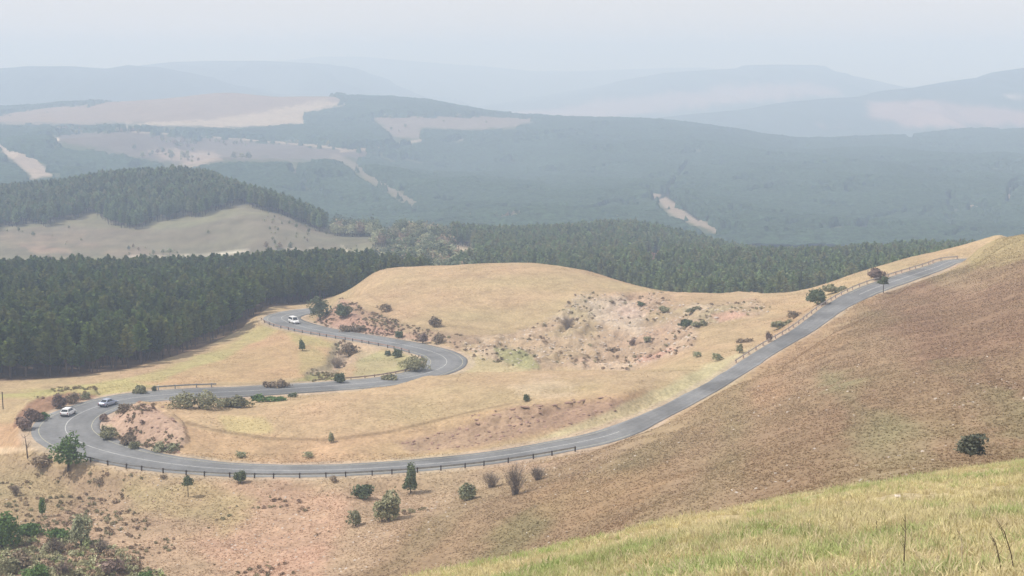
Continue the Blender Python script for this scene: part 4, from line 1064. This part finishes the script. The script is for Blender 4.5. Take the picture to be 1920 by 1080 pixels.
def gsample(x, y, lo=.85, hi=1.3, straw=.12):
    c = attr_at(COL, x, y) * rng.uniform(lo, hi, len(x))[:, None]
    k = (rng.random(len(x)) < straw)[:, None] * .6; return c * (1 - k) + np.array([.50, .39, .24]) * k
def place(name, x, y, s0, s1, pick, meshes, tilt=.15, gcol=None):
    n_ = len(x); rot = np.stack([rng.normal(0, tilt, n_), rng.normal(0, tilt, n_), rng.random(n_) * 6.283], 1)
    s = rng.uniform(s0, s1, n_); return scatter(name, np.stack([x, y, height(x, y)], 1), rot, np.stack([s, s, s * rng.uniform(.8, 1.2, n_)], 1), pick, meshes, gcol)
place('dry_grass', x, y, .6, 1.5, rng.integers(0, 4, len(x)), TU, gcol=gsample(x, y, .95, 1.3))
x, y = field(150, 1800, 225, 470, 130000)
uu_, vv_ = project(x, y, height(x, y)); k = (rdist(x, y) > 1.0) & (uu_ > 100) & (vv_ < 870) & (vv_ > 485) & (attr_at(fl, x, y) < .3) & (attr_at(zone(BR, 40, 40, 390), x, y) < .5) & (fbm(x, y, 9, 3, 303) + rng.random(len(x)) * .8 > .55)
x, y = x[k], y[k]; place('hill_grass', x, y, .6, 1.3, rng.integers(0, 4, len(x)), TU, gcol=gsample(x, y, .95, 1.3, .05))
# low scrub speckle on the eroded ground and banks
def tinybush(seed, kind):
    r = random.Random(seed); return vf_mesh('scrub', foliage(r, 1.0, .6, 0, .12, 60), LEAF[kind])
M_GS = gmat('scrub_leaves', 1, 1, trans=.1)
def tinybush(seed, kind):
    r = random.Random(seed); return vf_mesh('scrub', foliage(r, 1.0, .5, 0, .13, 60), M_GS)
PALS = np.array([[.26,.25,.14],[.30,.22,.15],[.27,.19,.15],[.36,.37,.22],[.20,.25,.10]])
def sgc(x, y, pk, mx=.55):
    c = attr_at(COL, x, y) * .8; return (c * (1 - mx) + PALS[pk] * mx) * rng.uniform(.75, 1.2, len(x))[:, None]
SCR = [tinybush(1, 'olive'), tinybush(2, 'brown'), tinybush(3, 'plum'), tinybush(4, 'pale'), tinybush(5, 'dark')]
x, y = field(820, 1480, 320, 425, 1900); er = attr_at(np.maximum(Z_ER, zone([(820,622),(900,628),(1040,612),(1080,590),(1060,640),(960,652),(860,655)], 12, 330, 430)), x, y)
k = (er > .5) & (fbm(x, y, 8, 3, 305) > -.05); x, y = x[k], y[k]; pk = rng.choice([0, 1, 1, 2, 3, 1], len(x)); place('low_scrub', x, y, .35, 1.15, pk, SCR, gcol=sgc(x, y, pk))
x, y = field(0, 900, 236, 440, 26000)
k = (attr_at(np.maximum.reduce([Z_BK, Z_LB * .9, Z_OB, Z_GU]), x, y) > .45) & (rdist(x, y) > .8) & (fbm(x, y, 6, 3, 307) > .05); x, y = x[k], y[k]
pk = rng.choice([0, 1, 1, 2, 2, 3], len(x)); place('bank_scrub', x, y, .35, 1.0, pk, SCR, gcol=sgc(x, y, pk))
x, y = field(-80, 1100, 170, 242, 3200); uu_, vv_ = project(x, y, height(x, y))
k = (rdist(x, y) > 1.5) & (vv_ > 880) & (fbm(x, y, 9, 3, 309) + np.clip((500 - uu_) / 900, -.3, .4) > .16) & (attr_at(zone(BR, 40, 40, 390), x, y) < .5); x, y = x[k], y[k]
pk = rng.choice([0, 1, 1, 3, 3, 2], len(x)); place('slope_scrub', x, y, .3, .95, pk, SCR, gcol=sgc(x, y, pk))
x, y = field(-60, 340, 165, 205, 900); uu_, vv_ = project(x, y, height(x, y)); k = inpoly(uu_, vv_, [(-60,1010),(90,1000),(230,1035),(330,1100),(-60,1120)]) > 0; x, y = x[k], y[k]
pk = rng.choice([0, 3, 3, 0, 1, 4, 1, 3], len(x)); place('corner_thicket', x, y, .6, 2.0, pk, SCR, gcol=sgc(x, y, pk, .8) * 1.25)
M_STONE = mat('pale_stone', (.52, .45, .39), rough=.95, rand=.2); M_STONE2 = mat('red_stone', (.31, .20, .155), rough=.95, rand=.2)
def stone(seed, m, flat=.55):
    r = random.Random(seed); V = []; Fc = []
    for zl, rr in ((-.25, .9), (.15, 1.0), (.55, .62)):
        for k in range(6): a = 6.28 * k / 6 + r.uniform(-.2, .2); q_ = rr * r.uniform(.75, 1.15); V.append(Vector((math.cos(a) * q_, math.sin(a) * q_ * .8, (zl + r.uniform(-.08, .08)) * flat)))
    for l in range(2):
        for k in range(6): Fc.append((l * 6 + k, l * 6 + (k + 1) % 6, l * 6 + 6 + (k + 1) % 6, l * 6 + 6 + k))
    Fc.append(tuple(range(12, 18))); return vf_mesh('stone', (V, Fc), m)
STN = [stone(k, M_STONE if k < 3 else M_STONE2) for k in range(6)]
x, y = field(-50, 1950, 90, 240, 26000); uu_, vv_ = project(x, y, height(x, y))
cl_ = np.exp(-((uu_ - 500) / 90) ** 2 - ((vv_ - 1030) / 60) ** 2) * .9 + .25 * (fbm(x, y, 14, 3, 311) > .25) + .02 + .35 * (uu_ < 760) * (fbm(x, y, 10, 3, 312) > .05)
k = (rng.random(len(x)) < cl_ * .55) & (rdist(x, y) > 1.5); x, y = x[k], y[k]
place('loose_stones', x, y, .05, .26, np.where(rng.random(len(x)) < .6, rng.integers(0, 3, len(x)), rng.integers(3, 6, len(x))), STN)
x, y = field(150, 1480, 236, 430, 30000)
k = (attr_at(np.maximum.reduce([Z_LE, Z_L2 * .6, Z_LB * .6, Z_BK * .6, Z_ER * .6]), x, y) > .4) & (rng.random(len(x)) < .35) & (rdist(x, y) > .8); x, y = x[k], y[k]
place('bank_stones', x, y, .12, .5, np.where(attr_at(Z_ER, x, y) > .3, rng.integers(0, 3, len(x)), rng.integers(3, 6, len(x))), STN)

# rock ledge: individual slabs one can make out
for k, (u, v, wpx) in enumerate([(895,788,16),(930,778,20),(962,768,16),(985,765,22),(1012,762,20),(1040,760,16),(1066,756,20),(1096,752,22),(1128,747,16),(972,784,14)]):
    x_, y_, z_ = cast(u, v, 62, 500); o = put(bpy.data.objects.new('rock_slab', stone(50 + k, M_STONE2, .8)), label='reddish rock slab of the ledge cropping out on the golden hill above the lower road', cat='rock', group='slabs of the reddish rock ledge')
    s = wpx * y_ / F * .5; o.scale = (s, s * .6, s * .38); o.location = (x_, y_, z_ + .05); o.rotation_euler = (rnd.uniform(-.1, .1), rnd.uniform(-.1, .1), rnd.uniform(-.2, .3))
for k, (u, v, wpx, lb) in enumerate([(1588,1014,30,'flat pale rock lying in the middle of the green foreground slope'), (1462,967,26,'flat tan rock near the upper edge of the green foreground slope'), (1590,955,26,'grey flat rock half hidden in grass just under the crest of the green slope'), (1430,1046,30,'flat pinkish rock low on the green slope left of the pale rock'), (1690,932,22,'small tan rock in the grass below the lone round bush'), (1905,1002,30,'pinkish rock at the right edge of the green slope')]):
    x_, y_, z_ = cast(u, v, 5, 60); o = put(bpy.data.objects.new('flat_rock', stone(80 + k, M_STONE, .5)), label=lb, cat='rock')
    s = wpx * y_ / F * .5; o.scale = (s * 1.2, s, s * .55); o.location = (x_, y_, z_ + .01); o.rotation_euler = (.05, -.05, rnd.uniform(0, 3))

# ------------------------------------------------------------------ foreground grass
M_GF = gmat('turf_blades', 1, 1, trans=.35)
GT = [tuft(21, M_GF, 20, .07, .005, .16, 2.2), tuft(22, M_GF, 18, .08, .005, .15, 1.9), tuft(23, M_GF, 22, .055, .006, .18, 2.6), tuft(24, M_GF, 8, .20, .003, .10, .7), tuft(25, M_GF, 26, .13, .005, .07, 1.2)]
x1, y1 = field(620, 2600, 6, 22, 46000); x2, y2 = field(520, 2500, 22, 50, 66000)
x, y = np.concatenate([x1, x2]), np.concatenate([y1, y2])
pn = fbm(x, y, 1.6, 4, 321); k = (pn + rng.random(len(x)) * .9 > .20) & (fbm(x, y, 1.1, 3, 329) < .42); x, y, pn = x[k], y[k], pn[k]
gp = fbm(x, y, 1.9, 4, 323); gq = fbm(x, y, 5.5, 3, 325); ge = sstep(22, 36, y)
k1 = sstep(.0, .40, gp + gq * .5 + ge * .22)[:, None]; k2 = sstep(.22, .42, fbm(x, y, 1.5, 3, 327) + ge * .22)[:, None]
g = np.array([.64, .56, .315]) * (1 - k1) + np.array([.42, .455, .20]) * k1
g = g * (1 - k2 * .7) + np.array([.33, .43, .15]) * k2 * .7
ks = (rng.random(len(x)) < .26)[:, None]; g = np.where(ks, np.array([.60, .51, .33]), g) * rng.uniform(.75, 1.25, len(x))[:, None]
place('foreground_grass', x, y, .45, 1.15, rng.choice([0, 0, 0, 1, 1, 1, 2, 2, 2, 2, 3, 3, 4, 4], len(x)), GT, tilt=.3, gcol=g)
M_STEM = mat('dry_stalk', (.13, .10, .075), rough=.9); M_STEMP = mat('pale_stalk', (.52, .43, .30), rough=.9)
for k, (u, v, hpx, lean, m, lb) in enumerate([
    (1694,1084,130,-.02,M_STEM,'dark upright dry stalk in the right foreground grass, tallest of the straight ones'),
    (1905,1082,120,-.35,M_STEM,'dark branching dry stalk leaning left near the right edge'),
    (1880,1084,92,-.3,M_STEM,'thin dark stalk just left of the branching one near the right edge'),
    (1642,1085,60,.35,M_STEMP,'pale bent straw stalk left of the tall dark stalk'),
    (1736,1086,48,.5,M_STEMP,'pale arching straw stalk right of the tall dark stalk'),
    (1805,1078,90,-.12,M_STEMP,'faint pale upright straw stalk between the arching one and the branching one'),
    (1642,1010,36,.0,M_STEM,'short dark stalk in mid slope above the pale bent straw'),
    (1838,1086,40,.1,M_STEM,'short dark stalk at the bottom edge between pale and branching stalks'),
    (1295,1080,34,.1,M_STEM,'short dark stalk at the bottom edge left of the flat pinkish rock')]):
    x_, y_, z_ = cast(u, v, 4, 50); h_ = hpx * y_ / F; r = random.Random(900 + k); b = MB()
    b.tube([(0, 0, -.03), (lean * h_ * .3, 0, h_ * .4), (lean * h_ * .7 + .01, .01, h_ * .75), (lean * h_ * 1.1, 0, h_)], [.005, .0045, .003, .0015], 5)
    root = put(bpy.data.objects.new('dry_stalk', b.mesh('dry_stalk', [m])), label=lb, cat='plant stalk'); root.location = (x_, y_, z_)
    c = MB()
    for j in range(9):
        f = r.uniform(.45, .98); a = r.uniform(0, 6.28); s0 = Vector((lean * h_ * f, 0, h_ * f)); c.tube([s0, s0 + Vector((math.cos(a), math.sin(a) * .6, 1.4)) * h_ * r.uniform(.05, .11)], [.0025, .001], 3)
    put(bpy.data.objects.new('side_shoots', c.mesh('side_shoots', [m])), parent=root)

# ------------------------------------------------------------------ vehicles
M_WHITE = mat('white_car_paint', (.78, .78, .79), rough=.25, spec=.5); M_SILV = mat('silver_blue_car_paint', (.36, .40, .50), rough=.3, spec=.5, metal=.35)
M_GLASS = mat('dark_car_glass', (.02, .025, .03), rough=.08, spec=.6); M_TYRE = mat('tyre_rubber', (.02, .02, .02), rough=.9); M_RIM = mat('wheel_rim', (.45, .45, .46), rough=.35, metal=.8)
M_PLAST = mat('black_bumper_plastic', (.03, .03, .035), rough=.6); M_LAMP = mat('headlamp_glass', (.75, .77, .8), rough=.1, spec=.6); M_TAIL = mat('tail_lamp_red', (.35, .02, .015), rough=.2, spec=.6)
def loft(stations):
    """stations: x, half width bottom, half width top, z bottom, z top -> smooth closed hull"""
    V = []; Fc = []; n_ = 10
    for (x_, wb, wt, zb, zt) in stations:
        h_ = zt - zb
        ring = [(-wb * .9, zb), (wb * .9, zb), (wb, zb + h_ * .18), (wb * 1.0, zb + h_ * .5), ((wb + wt) / 2, zb + h_ * .78), (wt * .9, zt), (-wt * .9, zt), (-(wb + wt) / 2, zb + h_ * .78), (-wb, zb + h_ * .5), (-wb, zb + h_ * .18)]
        V += [Vector((x_, a, c)) for a, c in ring]
    for i in range(len(stations) - 1):
        for k in range(n_): Fc.append((i * n_ + k, (i + 1) * n_ + k, (i + 1) * n_ + (k + 1) % n_, i * n_ + (k + 1) % n_))
    Fc.append(tuple(range(n_))); Fc.append(tuple((len(stations) - 1) * n_ + k for k in range(n_ - 1, -1, -1)))
    return V, Fc
def quadslab(name, pts, m, root, th=.02, lab=None):
    """glass or lamp: four corner points, given a little thickness along its normal"""
    p = [Vector(q) for q in pts]; nrm = (p[1] - p[0]).cross(p[3] - p[0]).normalized() * th
    V = [q + nrm for q in p] + [q - nrm for q in p]
    return put(bpy.data.objects.new(name, vf_mesh(name, (V, [(0, 1, 2, 3), (7, 6, 5, 4), (0, 4, 5, 1), (1, 5, 6, 2), (2, 6, 7, 3), (3, 7, 4, 0)]), m)), parent=root)
def car(name, label, cat, paint_, L, W, lower, cabin, gl, wheel_x, wr, uv, lane, sgn):
    root = put(bpy.data.objects.new(name, None), label=label, cat=cat)
    me = vf_mesh('body', loft(lower), paint_); me.polygons.foreach_set('use_smooth', [False] * len(me.polygons)); body = put(bpy.data.objects.new('body', me), parent=root)
    # cabin: window band of body-coloured pillars, and a roof
    (xr0, xr1, xf1, xf0, zb, zt, wb, wt) = cabin   # rear foot, rear top, front top, front foot
    V = [Vector(q) for q in ((xr0, -wb, zb), (xf0, -wb, zb), (xf0, wb, zb), (xr0, wb, zb), (xr1, -wt, zt), (xf1, -wt, zt), (xf1, wt, zt), (xr1, wt, zt))]
    put(bpy.data.objects.new('cabin', vf_mesh('cabin', (V, [(3, 2, 1, 0), (4, 5, 6, 7), (0, 1, 5, 4), (1, 2, 6, 5), (2, 3, 7, 6), (3, 0, 4, 7)]), paint_)), parent=root)
    rb = MB(); rb.box(((xr1 + xf1) / 2, 0, zt + .03), (xf1 - xr1 + .06, wt * 2 + .04, .07), taper=.93); put(bpy.data.objects.new('roof', rb.mesh('roof', [paint_])), parent=root)
    def P3(f, side, g): # point on cabin side: f along 0 rear..1 front, g up
        xa = xr0 + (xf0 - xr0) * f; xb = xr1 + (xf1 - xr1) * f
        return Vector((xa + (xb - xa) * g, side * (wb + (wt - wb) * g + .012), zb + (zt - zb) * g))
    for side in (-1, 1):
        for (f0, f1) in gl:
            pts = [P3(f0, side, .12), P3(f1, side, .12), P3(f1, side, .88), P3(f0, side, .88)]
            quadslab('side_window', pts if side > 0 else pts[::-1], M_GLASS, root, .012)
    e = .10
    def E(xa, xb, s1, g, o): return Vector((xa + (xb - xa) * g + o, s1 * (wb + (wt - wb) * g) * .88, zb + (zt - zb) * g))
    quadslab('rear_window', [E(xr0, xr1, 1, .15, -.012), E(xr0, xr1, -1, .15, -.012), E(xr0, xr1, -1, .9, -.012), E(xr0, xr1, 1, .9, -.012)], M_GLASS, root, .012)
    quadslab('windscreen', [E(xf0, xf1, -1, .08, .012), E(xf0, xf1, 1, .08, .012), E(xf0, xf1, 1, .92, .012), E(xf0, xf1, -1, .92, .012)], M_GLASS, root, .012)
    xe, xn = lower[0][0], lower[-1][0]; zl = (lower[1][3] + lower[1][4]) / 2 + .12; zh = (lower[-2][3] + lower[-2][4]) / 2 + .02
    for side in (-1, 1):
        t = MB(); t.box((xe + .02, side * W * .40, zl), (.10, .16, .22)); put(bpy.data.objects.new('tail_light', t.mesh('tail_light', [M_TAIL])), parent=root)
        t = MB(); t.box((xn - .03, side * W * .36, zh), (.12, .30, .14)); put(bpy.data.objects.new('headlight', t.mesh('headlight', [M_LAMP])), parent=root)
        t = MB(); t.box((xf0 - .28, side * (wb + .10), zb + .10), (.12, .2, .13)); put(bpy.data.objects.new('wing_mirror', t.mesh('wing_mirror', [paint_])), parent=root)
        for wx in wheel_x:
            t = MB(); t.tube([(wx, side * (W / 2 - .20), wr), (wx, side * (W / 2 - .17), wr), (wx, side * (W / 2 + .01), wr), (wx, side * (W / 2 + .02), wr)], [wr * .9, wr, wr, wr * .9], 16)
            wh = put(bpy.data.objects.new('wheel', t.mesh('wheel', [M_TYRE], True)), parent=root)
            t = MB(); t.tube([(wx, side * (W / 2 + .0), wr), (wx, side * (W / 2 + .03), wr)], [wr * .62, wr * .55], 12); put(bpy.data.objects.new('rim', t.mesh('rim', [M_RIM])), parent=wh)
    for nm, xx_, dx in (('rear_bumper', xe, -.06), ('front_bumper', xn, .06)):
        t = MB(); t.box((xx_ + dx * .6, 0, lower[1][3] + .16), (.16, W * .92, .2)); put(bpy.data.objects.new(nm, t.mesh(nm, [M_PLAST if nm == 'rear_bumper' else paint_])), parent=root)
    t = MB(); t.box((xe - .02, 0, zl - .16), (.03, .5, .12)); put(bpy.data.objects.new('number_plate', t.mesh('number_plate', [M_LINE])), parent=root)
    t = MB(); t.box((xn + .01, 0, zh - .06), (.05, W * .42, .13)); put(bpy.data.objects.new('grille', t.mesh('grille', [M_PLAST])), parent=root)
    i = road_index(*uv); s_, d_ = ray(*uv); y_ = -(RC[i, 2] + .04) / d_; i = int(np.argmin(np.hypot(RC[:, 0] - s_ * y_, RC[:, 1] - y_)))
    y_ = -(RC[i, 2] + .04) / d_; o = np.hypot(RC[i, 0] - s_ * y_, RC[i, 1] - y_)
    root.location = (s_ * y_, y_, RC[i, 2] + .055 - .012 * o)
    d = RT[i] * sgn; gz = (RC[min(i + 2, len(RC) - 1), 2] - RC[i - 2, 2]) / 4 * sgn
    root.rotation_euler = (0, -math.atan(gz), math.atan2(d[1], d[0]))
    return root
hatch = [(-2.05,.78,.74,.42,.80),(-1.98,.84,.80,.28,.98),(-1.2,.86,.82,.24,1.0),(0,.87,.83,.22,.98),(1.1,.86,.80,.24,.94),(1.75,.84,.74,.28,.84),(2.02,.74,.62,.36,.68)]
car('parked_car' if False else 'white_car', 'white car with a bright boxy tail in the outer lane of the hairpin', 'car', M_WHITE, 4.1, 1.75, hatch, (-1.95,-1.5,.35,1.15,.96,1.50,.80,.62), ((.05,.36),(.40,.66),(.69,.9)), (-1.3,1.28), .31, (128, 778), .36, 1)
sed = [(-2.25,.76,.72,.42,.84),(-2.15,.84,.76,.28,.96),(-1.3,.86,.80,.24,.96),(0,.87,.82,.22,.95),(1.2,.86,.78,.24,.90),(1.95,.82,.72,.28,.80),(2.25,.70,.60,.36,.64)]
car('silver_car', 'silver blue sedan car behind the white one where the bend straightens', 'car', M_SILV, 4.5, 1.75, sed, (-1.7,-1.0,.3,1.1,.93,1.42,.78,.58), ((.12,.44),(.48,.84)), (-1.4,1.38), .31, (203, 760), .40, 1)
van = [(-2.35,.80,.78,.42,1.05),(-2.28,.86,.83,.30,1.12),(-1.2,.88,.84,.28,1.14),(0,.88,.84,.28,1.12),(1.1,.88,.83,.28,1.06),(2.0,.86,.78,.32,.95),(2.35,.76,.68,.40,.80)]
car('white_van', 'white van coming round the upper bend beside the pine forest', 'van', M_WHITE, 4.7, 1.8, van, (-2.25,-2.1,.75,1.45,1.10,1.92,.82,.68), ((.04,.32),(.36,.62),(.66,.9)), (-1.5,1.5), .35, (551, 606), -.34, -1)

# ------------------------------------------------------------------ small roadside and valley things
def post(u, v, hpx, wd, m, name, lb, cat, y0=62, y1=700):
    x_, y_, z_ = cast(u, v, y0, y1); b = MB(); h_ = hpx * y_ / F
    b.box((0, 0, h_ / 2 - .15), (wd, wd, h_ + .3)); b.box((0, 0, h_ + .02), (wd * 1.25, wd * 1.25, .06), taper=.7)
    o = put(bpy.data.objects.new(name, b.mesh(name, [m])), label=lb, cat=cat); o.location = (x_, y_, z_)
post(297, 733, 10, .22, M_LINE, 'marker_post', 'white marker post at the left end of the short upper guardrail', 'post')
post(6, 768, 34, .16, M_POST, 'wooden_pole', 'thin dark pole in the golden grass at the left edge of the photo', 'pole')
def house():
    x_, y_, z_ = cast(727, 448, 640, 1200); root = put(bpy.data.objects.new('small_building', None), label='tiny white building among the valley trees right of the pale meadow', cat='building')
    root.location = (x_, y_, z_); root.rotation_euler = (0, 0, .25)
    mw = mat('whitewashed_wall', (.7, .68, .64), rough=.9); mr = mat('white_sheet_roof', (.72, .73, .74), rough=.5)
    b = MB(); b.box((0, 0, 1.2), (6.0, 4.5, 3.4)); put(bpy.data.objects.new('wall', b.mesh('wall', [mw])), parent=root)
    b = MB(); b.add([(-3.4, -2.7, 2.85), (3.4, -2.7, 2.85), (3.4, 2.7, 2.85), (-3.4, 2.7, 2.85), (-3.4, 0, 4.2), (3.4, 0, 4.2), (-3.4, -2.7, 2.95), (3.4, -2.7, 2.95), (3.4, 2.7, 2.95), (-3.4, 2.7, 2.95)], [(0, 3, 2, 1), (6, 7, 5, 4), (8, 9, 4, 5), (0, 1, 7, 6), (2, 3, 9, 8), (1, 2, 8, 5, 7), (3, 0, 6, 4, 9)])
    put(bpy.data.objects.new('roof', b.mesh('roof', [mr])), parent=root)
    for dx in (-1.7, 1.6):
        b = MB(); b.box((dx, -2.26, 1.6), (1.0, .06, 1.0)); put(bpy.data.objects.new('window', b.mesh('window', [M_GLASS])), parent=root)
    b = MB(); b.box((0, -2.26, 1.0), (.9, .06, 2.1)); put(bpy.data.objects.new('door', b.mesh('door', [M_POST])), parent=root)
house()
